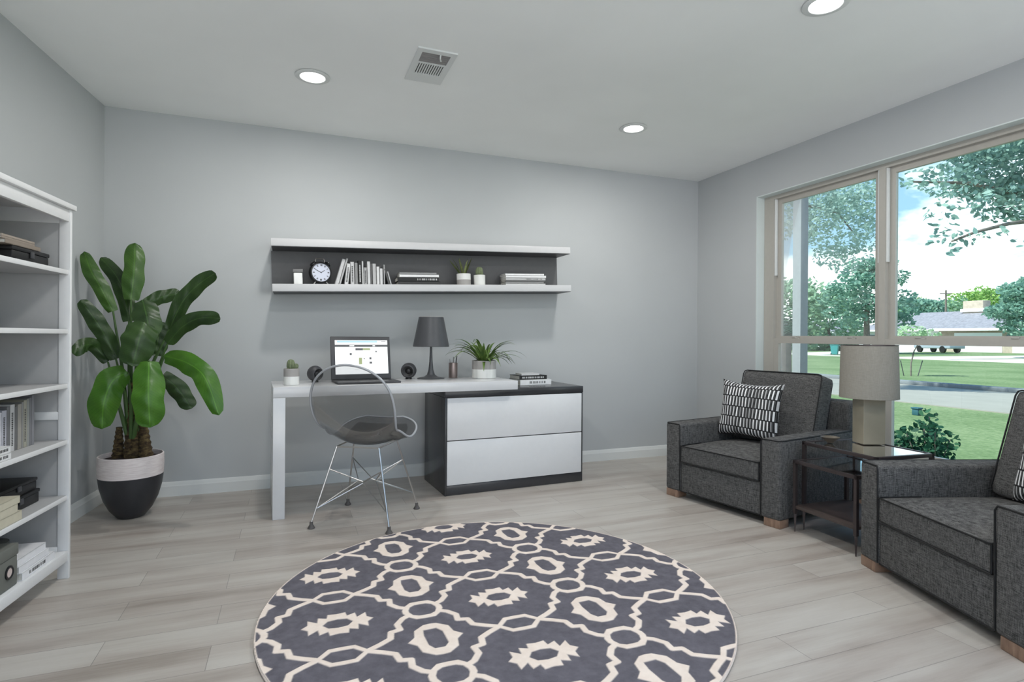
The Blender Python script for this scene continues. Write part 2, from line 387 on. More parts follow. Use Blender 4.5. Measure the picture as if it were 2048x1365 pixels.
# ------------------------------------------------------------------ rug with trellis pattern
def rug():
    R, T, h = 0.905, 0.014, 0.003
    n = int(2 * R / h) + 1
    ax = (np.arange(n) - n / 2) * h + h / 2
    X, Y = np.meshgrid(ax, ax, indexing='ij')
    def sd(poly, px, py):
        v = np.array(poly, float); d = np.full(px.shape, 1e9); sgn = np.ones(px.shape)
        for i in range(len(v)):
            a, c = v[i], v[i - 1]; ex, ey = c - a; wx, wy = px - a[0], py - a[1]
            tt = np.clip((wx * ex + wy * ey) / (ex * ex + ey * ey + 1e-12), 0, 1)
            d = np.minimum(d, (wx - ex * tt) ** 2 + (wy - ey * tt) ** 2)
            c1, c2, c3 = py >= a[1], py < c[1], ex * wy > ey * wx
            sgn = np.where((c1 & c2 & c3) | (~c1 & ~c2 & ~c3), -sgn, sgn)
        return sgn * np.sqrt(d)
    def seg(path, px, py, wd):
        d = np.full(px.shape, 1e9); v = np.array(path, float)
        for a, c in zip(v, v[1:]):
            ex, ey = c - a; wx, wy = px - a[0], py - a[1]
            tt = np.clip((wx * ex + wy * ey) / (ex * ex + ey * ey + 1e-12), 0, 1)
            d = np.minimum(d, np.hypot(wx - ex * tt, wy - ey * tt))
        return d - wd
    PX, PY = 620.0, 445.0
    x = X * 1000 + 5; y = Y * 1000 + 22
    fold = lambda v, p: np.abs((v + p / 2) % p - p / 2)
    xa, ya = fold(x, PX), fold(y, PY)                     # about medallion A
    xr, yr = fold(x - PX / 2, PX), fold(y, PY)            # about ring R
    xl, yl = fold(x, PX), fold(y - PY / 2, PY)            # about ring L
    xb, yb = fold(x - PX / 2, PX), fold(y - PY / 2, PY)   # about medallion B
    def q4(q): q = list(q); return q + [(-a, b_) for a, b_ in q[::-1]] + [(-a, -b_) for a, b_ in q] + [(a, -b_) for a, b_ in q[::-1]]
    # leafy medallion: left/right asymmetric in direction, so use unfolded sign for a little life
    A = q4([(126, 0), (104, 20), (103, 54), (70, 27), (66, 64), (36, 50), (32, 79), (0, 74)])
    f = sd(A, xa, ya)
    hole = sd(q4([(53, 0), (34, 26), (0, 32)]), xa, ya); f = np.maximum(f, -hole)
    Bm = sd(q4([(97, 0), (70, 28), (62, 72), (24, 103), (0, 106)]), xb, yb)
    xs = ((x - PX / 2 + PX / 2) % PX - PX / 2); ys = ((y - PY / 2 + PY / 2) % PY - PY / 2)
    Bh = sd([(-31, 66), (16, 68), (33, 40), (35, -40), (18, -62), (-18, -62), (-33, -35), (-36, 30)], xs, ys)
    f = np.minimum(f, np.maximum(Bm, -Bh))
    Rr = np.maximum(sd(q4([(76, 12), (62, 42), (36, 68), (0, 70)]), xr, yr), -sd(q4([(52, 8), (42, 32), (22, 44), (0, 45)]), xr, yr))
    Lr = np.maximum(sd(q4([(90, 0), (44, 53), (0, 55)]), xl, yl), -sd(q4([(66, 0), (36, 32), (0, 33)]), xl, yl))
    f = np.minimum(f, np.minimum(Rr, Lr))
    path = [(58, 30), (84, 46), (110, 82), (106, 122), (140, 130), (148, 172), (186, 197), (228, 220)]
    f = np.minimum(f, seg(path, xr, yr, 11.5))
    rr = np.hypot(X, Y) * 1000
    f = np.minimum(f, 899 - rr)                            # thin cream binding
    mask = np.clip(0.5 - f / 4.0, 0, 1)
    inside = (rr <= R * 1000 - 1)
    idx = -np.ones(X.shape, int); idx[inside] = np.arange(inside.sum())
    q = inside[:-1, :-1] & inside[1:, :-1] & inside[1:, 1:] & inside[:-1, 1:]
    i, j = np.nonzero(q)
    faces = np.stack([idx[i, j], idx[i + 1, j], idx[i + 1, j + 1], idx[i, j + 1]], 1)
    vx, vy, vm = X[inside], Y[inside], mask[inside]
    vz = T + vm * 0.0015
    nv = len(vx)
    me = bpy.data.meshes.new('rug')
    # rounded outer rim as extra ring strips
    K = 240; ring = []
    prof = [(R - 0.006, T), (R - 0.001, T - 0.003), (R, T * 0.5), (R - 0.002, 0.001)]
    rv = []
    for r_, z_ in prof:
        for k in range(K): rv.append((r_ * math.cos(2 * PI * k / K), r_ * math.sin(2 * PI * k / K), z_))
    co = np.concatenate([np.stack([vx, vy, vz], 1), np.array(rv)])
    rf = [(nv + a * K + k, nv + (a + 1) * K + k, nv + (a + 1) * K + (k + 1) % K, nv + a * K + (k + 1) % K) for a in range(len(prof) - 1) for k in range(K)]
    # stitch the pile to the rim so that the rug is one piece
    ang = np.arctan2(vy, vx); rad = np.hypot(vx, vy); st = []
    for k in range(K):
        a0 = 2 * PI * (k + 0.5) / K; cx_, cy2 = (R - 0.006) * math.cos(a0), (R - 0.006) * math.sin(a0)
        m_ = int(np.argmin((vx - cx_) ** 2 + (vy - cy2) ** 2)); st.append((nv + k, nv + (k + 1) % K, m_))
    F = np.concatenate([faces, np.array(rf)])
    me.vertices.add(len(co)); me.vertices.foreach_set('co', co.ravel())
    LV = np.concatenate([F.ravel(), np.array(st).ravel()]).astype(np.int32)
    LS = np.concatenate([np.arange(0, F.size, 4), F.size + np.arange(0, 3 * K, 3)]).astype(np.int32)
    me.loops.add(len(LV)); me.loops.foreach_set('vertex_index', LV)
    me.polygons.add(len(LS)); me.polygons.foreach_set('loop_start', LS)
    me.update(calc_edges=True)
    at = me.attributes.new('pattern', 'FLOAT', 'POINT'); at.data.foreach_set('value', np.concatenate([vm, np.ones(len(rv))]).astype(np.float32))
    me.shade_smooth()
    M = Mat('rug_wool', C(95, 92, 100), 0.95, 0, 0.1)
    a = M.n('ShaderNodeAttribute', attribute_name='pattern')
    nf = M.noise(M.coord(), 26, 5, 0.6); n2 = M.noise(M.coord(), 600, 2)
    g = M.ramp(nf, [(0.3, C(94, 92, 99)), (0.7, C(112, 109, 117))]); cr_ = M.ramp(nf, [(0.3, C(232, 216, 203)), (0.7, C(243, 229, 217))])
    M.base(M.mix(a.outputs['Fac'], g, cr_)); M.bump(n2, 0.4, 0.002)
    me.materials.append(M.m)
    o = bpy.data.objects.new('rug', me); COL.objects.link(o); o.location = (0.787, 2.179, 0.0005)
    tag(o, 'round dark grey rug with cream trellis and medallion pattern on the floor', 'rug')
rug()

# ------------------------------------------------------------------ desk, cabinet
DT = 0.056
DX, DY = -0.098, 3.537
def dpos(u, v, z): return (DX + u * math.cos(DT) - v * math.sin(DT), DY + u * math.sin(DT) + v * math.cos(DT), z)
ZD, ZC = 0.762, 0.702
t = thing('desk', 'white glossy desk whose right end rests on the low drawer cabinet', 'desk', dpos(0.77, 0.26, 0), DT)
L = lambda u, v: (u - 0.77, v - 0.26)
def lb(b, u0, v0, z0, u1, v1, z1, bev=0.002, cu=0.77, cv=0.26): return b.box(u0 - cu, v0 - cv, z0, u1 - cu, v1 - cv, z1, bev)
obj('desktop', lb(B(), 0.0, 0.0, ZC, 1.545, 0.50, ZD), m_desk, t)
obj('leg_panel', lb(B(), 0.0, 0.0, 0, 0.066, 0.50, ZC - 0.001), m_desk, t)
t = thing('drawer_cabinet', 'dark grey low cabinet with two wide white drawers, right of the desk', 'cabinet', dpos(1.586, 0.33, 0), DT)
cu, cv = 1.586, 0.33
lc = lambda b, *a, bev=0.002: lb(b, *a, bev, cu, cv)
b = B(); lc(b, 1.055, 0.085, ZC - 0.020 - 0.028, 2.117, 0.58, ZC - 0.0006); obj('top', b, m_anth, t)
b = B(); lc(b, 1.055, 0.085, 0.0, 1.069, 0.58, ZC - 0.049); lc(b, 2.106, 0.090, 0.0, 2.117, 0.58, ZC - 0.049); lc(b, 1.069, 0.56, 0, 2.106, 0.58, ZC - 0.049); obj('carcass', b, m_anth, t)
b = B(); lc(b, 1.0695, 0.088, 0.0, 2.1055, 0.11, 0.066); obj('plinth', b, m_anth, t)
for z0, z1 in ((0.068, 0.361), (0.367, ZC - 0.052)):
    b = B(); lc(b, 1.070, 0.086, z0, 2.105, 0.105, z1, bev=0.003); d = obj('drawer', b, m_white, t)
    b = B(); lc(b, 1.075, 0.106, z0 + 0.01, 2.10, 0.54, z1 - 0.02, bev=0); obj('drawer_box', b, m_panel, d)

# ------------------------------------------------------------------ wall shelf (hangs very slightly out of level)
SX0, SZ0, TILT = -0.121, 1.3472, 0.0344
SLEN = 2.1896 / math.cos(TILT); YF = 4.055
def spos(x, y, z): return (SX0 + x * math.cos(TILT) - z * math.sin(TILT), y, SZ0 + x * math.sin(TILT) + z * math.cos(TILT))
t = thing('wall_shelf', 'long white two-board wall shelf with a dark grey back panel above the desk', 'shelf', (SX0, YF, SZ0), (0, -TILT, 0))
TH = 0.0532; ZT = 0.3531
m_shelfw = plain('white_shelf_lacquer', C(205, 205, 206), 0.3, var=0.01)
for nm, z0 in (('lower_board', 0.0), ('upper_board', ZT - TH)):
    bo = obj(nm, B().box(0, 0, z0 + 0.003, SLEN, D - YF - 0.001, z0 + TH, 0.002), m_shelfw, t)
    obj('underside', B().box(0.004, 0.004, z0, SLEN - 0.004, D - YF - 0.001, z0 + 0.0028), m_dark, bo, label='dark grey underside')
obj('back_panel', B().box(-0.006, D - YF - 0.022, TH + 0.0005, SLEN - 0.012, D - YF - 0.001, ZT - TH - 0.0005), m_panel, t)
SH = (0, -TILT, 0); ZS = TH + 0.0006
def son(x, y): return spos(x, y, ZS)

# ------------------------------------------------------------------ books and small shelf things
bookm = {}
def bmat(g, k=0):
    key = g
    if key not in bookm:
        c = C(*g) if isinstance(g, tuple) else C(g)
        bookm[key] = plain('book_cover_%d' % len(bookm), c, 0.55, var=0.04)
    return bookm[key]
m_pages = plain('paper_pages', C(206, 204, 196), 0.8, var=0.08, scale=200)
m_ink = plain('printed_ink', C(70), 0.6)
m_inkw = plain('white_print', C(205), 0.6)
def book(name, label, w_, h_, d_, col, loc, rot, group, marks=None, seed=0, cat='book'):
    """upright book: x thickness, y depth (spine at -y), z height; origin at bottom front left"""
    t = thing(name, label, cat, loc, rot, group)
    c = 0.0015 if w_ < 0.02 else 0.002
    b = B(); b.box(0, 0, 0, w_, c * 1.4, h_, 0.0006, 1); b.box(0, 0, 0, c, d_, h_); b.box(w_ - c, 0, 0, w_, d_, h_); obj('cover', b, bmat(col), t)
    b = B(); b.box(c, c * 1.4, 0.002, w_ - c, d_ - 0.003, h_ - 0.003); obj('pages', b, m_pages, t)
    if marks:
        r = random.Random(seed); b = B(); z = h_ * 0.12
        while z < h_ * 0.82:
            l = r.uniform(0.004, 0.012); b.box(w_ * 0.32, -0.0004, z, w_ * 0.68, 0.0002, z + l * 0.6); z += l * 0.6 + 0.002
        obj('spine_print', b, marks, t)
    return t
GB = 'upright books on the wall shelf'
# x left at base, thickness, height, colour, lean (deg, + leans to the right at the top), label
BK = [
 (0.424, 0.024, 0.183, 202, 17, 'leftmost upright book on the wall shelf, pale grey, leaning right'),
 (0.450, 0.012, 0.190, 186, 17, 'thin light grey leaning book, highest top, second from the left on the shelf'),
 (0.487, 0.026, 0.148, 214, 8, 'white book leaning slightly right, third from the left on the wall shelf'),
 (0.530, 0.026, 0.161, 200, 0, 'pale upright book with dark spine print, fourth on the wall shelf'),
 (0.559, 0.021, 0.155, 140, 0, 'mid grey upright book just left of the black book on the wall shelf'),
 (0.583, 0.023, 0.170, 22, 0, 'black book with light spine print among the upright shelf books'),
 (0.608, 0.011, 0.167, 205, 0, 'thin white book right beside the black upright book'),
 (0.621, 0.022, 0.123, 165, 0, 'short grey book between two taller white ones on the wall shelf'),
 (0.645, 0.021, 0.166, 210, 0, 'tall white book just right of the short grey one'),
 (0.668, 0.009, 0.150, 110, 0, 'thin dark grey book right of the tall white one on the wall shelf'),
 (0.681, 0.025, 0.151, 185, 0, 'thick light grey book in the right half of the shelf row'),
 (0.709, 0.020, 0.130, 222, 0, 'white book, middle height, left of the shortest white book'),
 (0.732, 0.020, 0.117, 212, 0, 'shortest white book near the right end of the shelf row'),
 (0.760, 0.007, 0.144, 190, 0, 'very thin pale book standing upright near the right end of the row'),
 (0.791, 0.013, 0.118, 80, -14, 'thin dark grey book leaning left, second from the right end of the shelf row'),
 (0.807, 0.008, 0.098, 205, -14, 'thin white book leaning left at the right end of the shelf row'),
]
for i, (x, w_, h_, g, ln, lb_) in enumerate(BK):
    loc = son(x - 0.024, 4.125)
    if ln > 0: loc = (loc[0] , loc[1], loc[2] + w_ * math.sin(math.radians(ln)))
    if ln < 0: loc = (loc[0], loc[1], loc[2] + 0.0)
    book('book', lb_, w_, h_, 0.115 - 0.01 * (i % 3), g, loc, (0, math.radians(ln) - TILT, 0), GB, m_inkw if g < 60 else (m_ink if i in (3, 7, 2) else None), i)
# flat book stack builder; books lie with the spine to the front (-y); x along the length
def flat(name, label, l_, d_, h_, col, loc, rot, group, cat='book', marks=None, seed=0):
    t = thing(name, label, cat, loc, rot, group)
    c = min(0.0022, h_ * 0.16)
    b = B(); b.box(0, 0, 0, l_, d_, c); b.box(0, 0, h_ - c, l_, d_, h_); b.box(0, 0, 0, l_, c, h_, 0.0008, 1); obj('cover', b, bmat(col), t)
    b = B(); b.box(0.002, c, c, l_ - 0.002, d_ - 0.003, h_ - c); obj('pages', b, m_pages, t)
    if marks:
        r = random.Random(seed); b = B(); x = l_ * marks[1]
        while x < l_ * marks[2]:
            l = r.uniform(0.004, 0.009); b.box(x, -0.0004, h_ * 0.3, x + l * 0.7, 0.0002, h_ * 0.72); x += l + r.choice([0, 0.001, 0.006])
        obj('spine_print', b, marks[0], t)
    return t
z = ZS; G2 = 'flat books in the left stack on the wall shelf'
for i, (x0, l_, h_, d_, g, lb_) in enumerate([
    (0.836, 0.310, 0.026, 0.11, 52, 'dark grey book at the bottom of the left flat stack on the wall shelf'),
    (0.830, 0.304, 0.030, 0.12, 20, 'black book with white spine lettering, middle of the left flat stack'),
    (0.846, 0.290, 0.020, 0.11, 238, 'bright white book near the top of the left flat stack'),
    (0.846, 0.272, 0.015, 0.11, 150, 'grey book on top of the left flat stack on the wall shelf')]):
    flat('book', lb_, l_, d_, h_, g, spos(x0, 4.12, z), SH, G2, marks=((m_inkw, 0.48, 0.95) if i == 1 else None), seed=3); z += h_ + 0.0006
z = ZS; G3 = 'magazines in the right stack on the wall shelf'
for i, (x0, l_, h_, g, lb_) in enumerate([
    (1.662, 0.335, 0.016, 205, 'light grey magazine at the bottom of the right stack on the wall shelf'),
    (1.664, 0.318, 0.013, 140, 'mid grey magazine second from the bottom of the right shelf stack'),
    (1.662, 0.328, 0.010, 96, 'darkest grey magazine in the right shelf stack'),
    (1.664, 0.334, 0.019, 190, 'pale grey magazine below the two white ones in the right shelf stack'),
    (1.664, 0.340, 0.018, 232, 'white magazine second from the top of the right shelf stack'),
    (1.660, 0.326, 0.014, 246, 'bright white magazine on top of the right shelf stack')]):
    flat('magazine', lb_, l_, 0.13, h_, g, spos(x0, 4.12, z), SH, G3, 'magazine', marks=((m_ink, 0.5, 0.9) if i == 3 else None), seed=9); z += h_ + 0.0005

# candle glass
t = thing('candle', 'small white candle in a grey-lidded glass at the left end of the wall shelf', 'candle', son(0.162, 4.15), SH)
b = B(); b.box(-0.028, -0.028, 0, 0.028, 0.028, 0.082, 0.006, 3); obj('wax', b, plain('white_wax', C(240, 240, 238), 0.5), t)
b = B(); b.box(-0.032, -0.032, 0.083, 0.032, 0.032, 0.105, 0.003, 2); obj('lid', b, plain('grey_lid', C(118), 0.5), t)

# alarm clock
t = thing('alarm_clock', 'black twin-bell alarm clock with pale blue-white dial and handle on the wall shelf', 'clock', son(0.308, 4.16), (0, -TILT, math.radians(14)))
cz = 0.086; RX = Matrix.Translation((0, 0, cz)) @ Matrix.Rotation(PI / 2, 4, 'X')
b = B(); b.lathe([(0, -0.032), (0.066, -0.032), (0.073, -0.024), (0.074, 0.010), (0.070, 0.020), (0.063, 0.022), (0.062, 0.016)], 40, M4=RX); obj('case', b, m_black, t)
b = B(); b.lathe([(0, 0.0165), (0.0625, 0.0165)], 40, M4=RX); dial = obj('dial', b, plain('dial', C(214, 218, 232), 0.5, var=0.01), t)
b = B()
for k in range(12):
    a = k * PI / 6; r0, r1 = (0.044, 0.056); wd = 0.0030 if k % 3 == 0 else 0.0018
    Mx = RX @ Matrix.Rotation(-a, 4, 'Z')
    b.box(-wd, r0, 0.0168, wd, r1, 0.0176, M4=Mx)
    if k in (0, 1, 5, 6, 7, 11): b.box(wd + 0.002, r0, 0.0168, wd * 2 + 0.003, r1, 0.0176, M4=Mx)
obj('hour_marks', b, m_ink, dial)
for nm, ang, ln in (('hour_hand', 57, 0.028), ('minute_hand', -62, 0.044)):
    b = B(); b.box(-0.0016, -0.004, 0.0178, 0.0016, ln, 0.0188, M4=RX @ Matrix.Rotation(math.radians(-ang), 4, 'Z')); obj(nm, b, m_ink, dial)
b = B(); b.tube([(-0.032, 0, cz + 0.070), (-0.032, 0, cz + 0.088), (-0.026, 0, cz + 0.098), (0.022, 0, cz + 0.098), (0.030, 0, cz + 0.088), (0.030, 0, cz + 0.070)], 0.0032, 8); obj('handle', b, plain('brushed_steel', C(160, 155, 150), 0.3, 0.9), t)
for sx in (-1, 1):
    b = B(); Mx = Matrix.Translation((sx * 0.046, 0, cz + 0.056)) @ Matrix.Rotation(sx * 0.62, 4, 'Y'); b.lathe([(0.024, 0), (0.022, 0.008), (0.014, 0.014), (0, 0.016)], 20, M4=Mx); bell = obj('bell', b, m_black, t)
    b = B(); b.lathe([(0, 0.015), (0.004, 0.016), (0.005, 0.020), (0, 0.024)], 10, M4=Mx); obj('bell_nut', b, m_chrome, bell)
    b = B(); b.tube([(sx * 0.036, -0.004, cz - 0.062), (sx * 0.050, -0.006, 0.004)], [0.004, 0.005], 8); b.lathe([(0, 0), (0.006, 0.001), (0.006, 0.007), (0, 0.009)], 10, (sx * 0.050, -0.006, 0)); obj('foot', b, m_chrome, t)

# ------------------------------------------------------------------ plants
def leafmat(name, c0, c1, rough=0.4, transl=0.0, scale=6):
    M = Mat(name, c0, rough, 0, 0.4)
    M.base(M.ramp(M.noise(M.coord(), scale, 4), [(0.3, c0), (0.7, c1)]))
    if transl: M.b.inputs['Transmission Weight'].default_value = 0
    return M.m
m_cactus = leafmat('cactus_green', C(92, 104, 78), C(128, 138, 104), 0.6, scale=60)
m_snake = leafmat('snake_plant_green', C(84, 100, 58), C(134, 140, 92), 0.45, scale=40)
m_spider = leafmat('spider_plant_green', C(66, 96, 40), C(112, 138, 70), 0.45, scale=24)
def pot_two(t, r, h, zsplit, mlow, mup, taper=1.0):
    wl = 0.006
    ro = lambda z: r * (taper + (1 - taper) * z / h)
    b = B(); b.lathe([(0, 0), (ro(0) - 0.002, 0), (ro(0), 0.002), (ro(zsplit), zsplit)], 40); p = obj('pot', b, mlow, t)
    b = B(); b.lathe([(ro(zsplit), zsplit), (ro(h), h - 0.002), (ro(h) - 0.002, h), (ro(h) - wl, h), (ro(h) - wl, h - 0.02)], 40); obj('pot_band', b, mup, t)
    b = B(); b.lathe([(0, h - 0.012), (r * 0.5, h - 0.010), (ro(h) - wl + 0.001, h - 0.014)], 28); obj('soil', b, m_soil, t)
def cactus_body(b, c, rx, h, ribs=10, M4=None):
    n = ribs * 4; prof = [(0.55, 0), (0.85, 0.12), (1.0, 0.4), (0.95, 0.7), (0.7, 0.9), (0.3, 0.985), (0.0, 1.0)]
    rows = []
    for f, zz in prof:
        rows.append([tuple((M4 or Matrix.Identity(4)) @ Vector((c[0] + max(f, 1e-4) * rx * (1 + 0.09 * math.cos(ribs * a)) * math.cos(a), c[1] + max(f, 1e-4) * rx * (1 + 0.09 * math.cos(ribs * a)) * math.sin(a), c[2] + zz * h))) for a in [2 * PI * k / n for k in range(n + 1)]])
    b.grid(rows)
# desk cactus
t = thing('potted_cactus', 'small two-lobed cactus in a grey and white pot at the left end of the desk', 'cactus', dpos(0.106, 0.15, ZD + 0.0006))
pot_two(t, 0.0445, 0.100, 0.052, m_cer, m_grey)
b = B(); cactus_body(b, (-0.004, 0, 0.085), 0.022, 0.070); cactus_body(b, (0.0, 0, 0), 0.0145, 0.042, 8, Matrix.Translation((0.014, 0, 0.090)) @ Matrix.Rotation(0.45, 4, 'Y')); obj('cactus', b, m_cactus, t, smooth=60)
# shelf cactus
t = thing('potted_cactus', 'tiny round cactus in a white cup-shaped pot on the wall shelf', 'cactus', son(1.459, 4.15), SH)
b = B(); b.lathe([(0, 0), (0.040, 0), (0.043, 0.003), (0.0445, 0.078), (0.0425, 0.080), (0.040, 0.078), (0.040, 0.066)], 36); obj('pot', b, m_cer, t)
b = B(); b.lathe([(0, 0.068), (0.0405, 0.067)], 24); obj('soil', b, m_soil, t)
b = B(); cactus_body(b, (0, 0, 0.062), 0.027, 0.082, 12); obj('cactus', b, m_cactus, t, smooth=60)
# blade plants
def blade(b, p0, dirv, length, width, bend, n=8, fold=0.15, twist=0.0, taper=1.0):
    """strap leaf from p0 heading dirv, bending towards gravity by `bend`"""
    p = Vector(p0); d = Vector(dirv).normalized(); side = d.cross(Vector((0, 0, 1)))
    if side.length < 1e-3: side = Vector((1, 0, 0))
    side.normalize(); side = Matrix.Rotation(twist, 3, d) @ side
    rows = []; st = length / n
    for k in range(n + 1):
        f = k / n; w_ = width * (0.55 + 0.9 * f if f < 0.35 else 0.865 * (1 - ((f - 0.35) / 0.65) ** 2.0 * taper)) * 0.5
        w_ = max(w_, width * 0.02); nrm = side.cross(d).normalized()
        rows.append([tuple(p - side * w_ + nrm * w_ * fold), tuple(p), tuple(p + side * w_ + nrm * w_ * fold)])
        p = p + d * st; d = (d + Vector((0, 0, -1)) * bend * st * (0.4 + 1.5 * f)).normalized(); side = (side - side.dot(d) * d).normalized()
    b.grid(rows)
t = thing('snake_plant', 'small snake plant with pointed leaves in a white and grey pot on the shelf', 'plant', son(1.334, 4.15), SH)
pot_two(t, 0.053, 0.088, 0.042, m_grey, m_cer)
for k, (ax, ay, l_) in enumerate([(-0.48, 0.1, 0.16), (-0.30, -0.2, 0.13), (0.42, 0.05, 0.155), (0.30, 0.25, 0.15), (0.15, -0.25, 0.12), (-0.12, 0.25, 0.145), (-0.62, 0.3, 0.15)]):
    b = B(); blade(b, (ax * 0.03, ay * 0.03, 0.074), (ax, ay, 1), l_, 0.030, 0.5, 8, 0.35, twist=random.uniform(-.5, .5)); obj('leaf', b, m_snake, t, smooth=180, fixn=False)
t = thing('spider_plant', 'bushy arching spider plant in a white pot with grey band, on the desk', 'plant', dpos(1.426, 0.33, ZD + 0.0006))
pot_two(t, 0.0875, 0.126, 0.064, m_cer, m_grey)
rg = random.Random(5); n = 54
for k in range(n):
    a = 2 * PI * (k / n) + rg.uniform(-0.1, 0.1); up = rg.uniform(0.5, 1.9) ; l_ = rg.uniform(0.22, 0.34)
    if k == 0: a, up, l_ = -1.9, 0.25, 0.22
    b = B(); blade(b, (math.cos(a) * 0.022, math.sin(a) * 0.022, 0.105), (math.cos(a), math.sin(a), up), l_, rg.uniform(0.018, 0.026), rg.uniform(4.2, 7.0), 10, 0.3); obj('leaf', b, m_spider, t, smooth=180, fixn=False)

# pen cup
t = thing('pen_cup', 'small brown-grey metal pencil cup with pens between the desk lamp and spider plant', 'pen cup', dpos(1.22, 0.42, ZD + 0.0006))
b = B(); b.lathe([(0, 0), (0.0315, 0), (0.032, 0.002), (0.032, 0.108), (0.030, 0.108), (0.030, 0.004), (0, 0.003)], 32); obj('cup', b, plain('brushed_bronze', C(150, 136, 132), 0.3, 0.7), t)
for k, (x, y, lx, ly, h_, g) in enumerate([(-0.014, 0, -0.012, 0, 0.135, 150), (0.002, 0.008, 0.006, 0.01, 0.150, 120), (0.012, -0.006, 0.014, 0, 0.158, 50), (0.016, 0.006, 0.010, 0.004, 0.140, 170)]):
    b = B(); b.tube([(x * 0.7, y, 0.005), (x + lx, y + ly, h_)], 0.0036, 8); obj('pen', b, plain('pen_%d' % k, C(g), 0.4), t)

# speakers
def speaker(label, loc, yaw, R):
    t = thing('desk_speaker', label, 'speaker', loc, yaw, 'round speakers on the desk')
    c = Vector((0, 0, R + 0.006)); rx = Matrix.Translation(c) @ Matrix.Rotation(PI / 2 + 0.12, 4, 'X')
    prof = [(0, -R)] + [(R * math.sin(a), -R * math.cos(a)) for a in [PI * k / 16 for k in range(1, 12)]] + [(R * 0.80, R * 0.62), (R * 0.70, R * 0.66), (R * 0.66, R * 0.60)]
    b = B(); b.lathe(prof, 36, M4=rx); obj('shell', b, m_dark, t)
    b = B(); b.lathe([(R * 0.67, R * 0.60), (R * 0.56, R * 0.56), (R * 0.36, R * 0.40), (R * 0.34, R * 0.44), (R * 0.2, R * 0.52), (0, R * 0.56)], 30, M4=rx); obj('driver', b, m_black, t)
    b = B(); b.lathe([(0, 0), (R * 0.45, 0), (R * 0.40, 0.006), (R * 0.34, 0.016), (0, 0.016)], 24); obj('foot', b, m_black, t)
speaker('dark grey ball speaker left of the laptop, partly behind the clear chair back', dpos(0.257, 0.32, ZD + 0.0006), math.radians(38), 0.050)
speaker('dark grey ball speaker between the laptop and the desk lamp', dpos(0.882, 0.38, ZD + 0.0006), math.radians(-22), 0.054)

# desk lamp
t = thing('desk_lamp', 'dark grey table lamp with tapered shade and round base on the desk', 'lamp', dpos(1.043, 0.385, ZD + 0.0006))
m_lampd = plain('lamp_charcoal', C(72, 73, 76), 0.4, var=0.03)
b = B(); b.lathe([(0, 0), (0.096, 0), (0.097, 0.003), (0.088, 0.006), (0.05, 0.012), (0.028, 0.028), (0.018, 0.06), (0.012, 0.12), (0.0085, 0.19), (0.007, 0.25), (0, 0.25)], 40); obj('base', b, m_lampd, t)
b = B(); b.lathe([(0.126, 0.226), (0.128, 0.229), (0.0875, 0.434), (0.0855, 0.434), (0.0845, 0.430), (0.124, 0.232), (0.124, 0.227)], 48); obj('lamp_shade', b, m_lampd, t)
b = B(); b.lathe([(0.0862, 0.4345), (0.0885, 0.4345), (0.0885, 0.4375), (0.0862, 0.4375), (0.0862, 0.4345)], 48); obj('shade_rim', b, m_grey, t, label='pale rim on top of the shade')

# laptop
t = thing('laptop', 'open dark grey laptop showing a white web page, on the desk behind the clear chair', 'laptop', dpos(0.555, 0.20, ZD + 0.0006), DT + 0.03)
b = B(); b.box(-0.195, -0.125, 0.0, 0.200, 0.125, 0.012, 0.004, 3); base = obj('keyboard_base', b, m_dark, t)
b = B()
for r_ in range(5):
    for c_ in range(13): x = -0.165 + c_ * 0.0262; y = 0.015 + r_ * 0.019; b.box(x, y, 0.0121, x + 0.022, y + 0.015, 0.0137)
obj('keys', b, m_black, base)
b = B(); b.box(-0.05, -0.10, 0.0121, 0.05, -0.035, 0.0126); obj('touchpad', b, plain('touchpad_grey', C(105), 0.3), base)
HM = Matrix.Translation((0, 0.118, 0.012)) @ Matrix.Rotation(-0.20, 4, 'X')
sw, sh = 0.196, 0.288
b = B(); b.box(-sw, -0.004, 0.0, sw, 0.005, sh, 0.004, 3, M4=HM); lid = obj('screen_lid', b, m_dark, t)
b = B()
pw0, pw1, pz0, pz1 = -0.168, 0.178, 0.034, 0.262
def scr(b, mi, x0, z0, x1, z1, k=1):
    b.mi = mi; X = lambda f: pw0 + (pw1 - pw0) * f; Z = lambda f: pz0 + (pz1 - pz0) * f
    y = -0.0042 - 0.0002 * k; b.quad(*[HM @ Vector((X(x), y, Z(zz))) for x, zz in ((x0, z0), (x1, z0), (x1, z1), (x0, z1))])
scr(b, 0, 0, 0, 1, 1, 1); scr(b, 1, 0.04, 0.93, 0.8, 0.99, 2); scr(b, 2, 0, 0.80, 1, 0.865, 2); scr(b, 0, 0.27, 0.82, 0.36, 0.845, 3); scr(b, 0, 0.71, 0.82, 0.76, 0.845, 3)
scr(b, 2, 0.38, 0.70, 0.52, 0.765, 2); scr(b, 3, 0.52, 0.705, 0.66, 0.765, 2); scr(b, 4, 0.66, 0.71, 0.76, 0.76, 2)
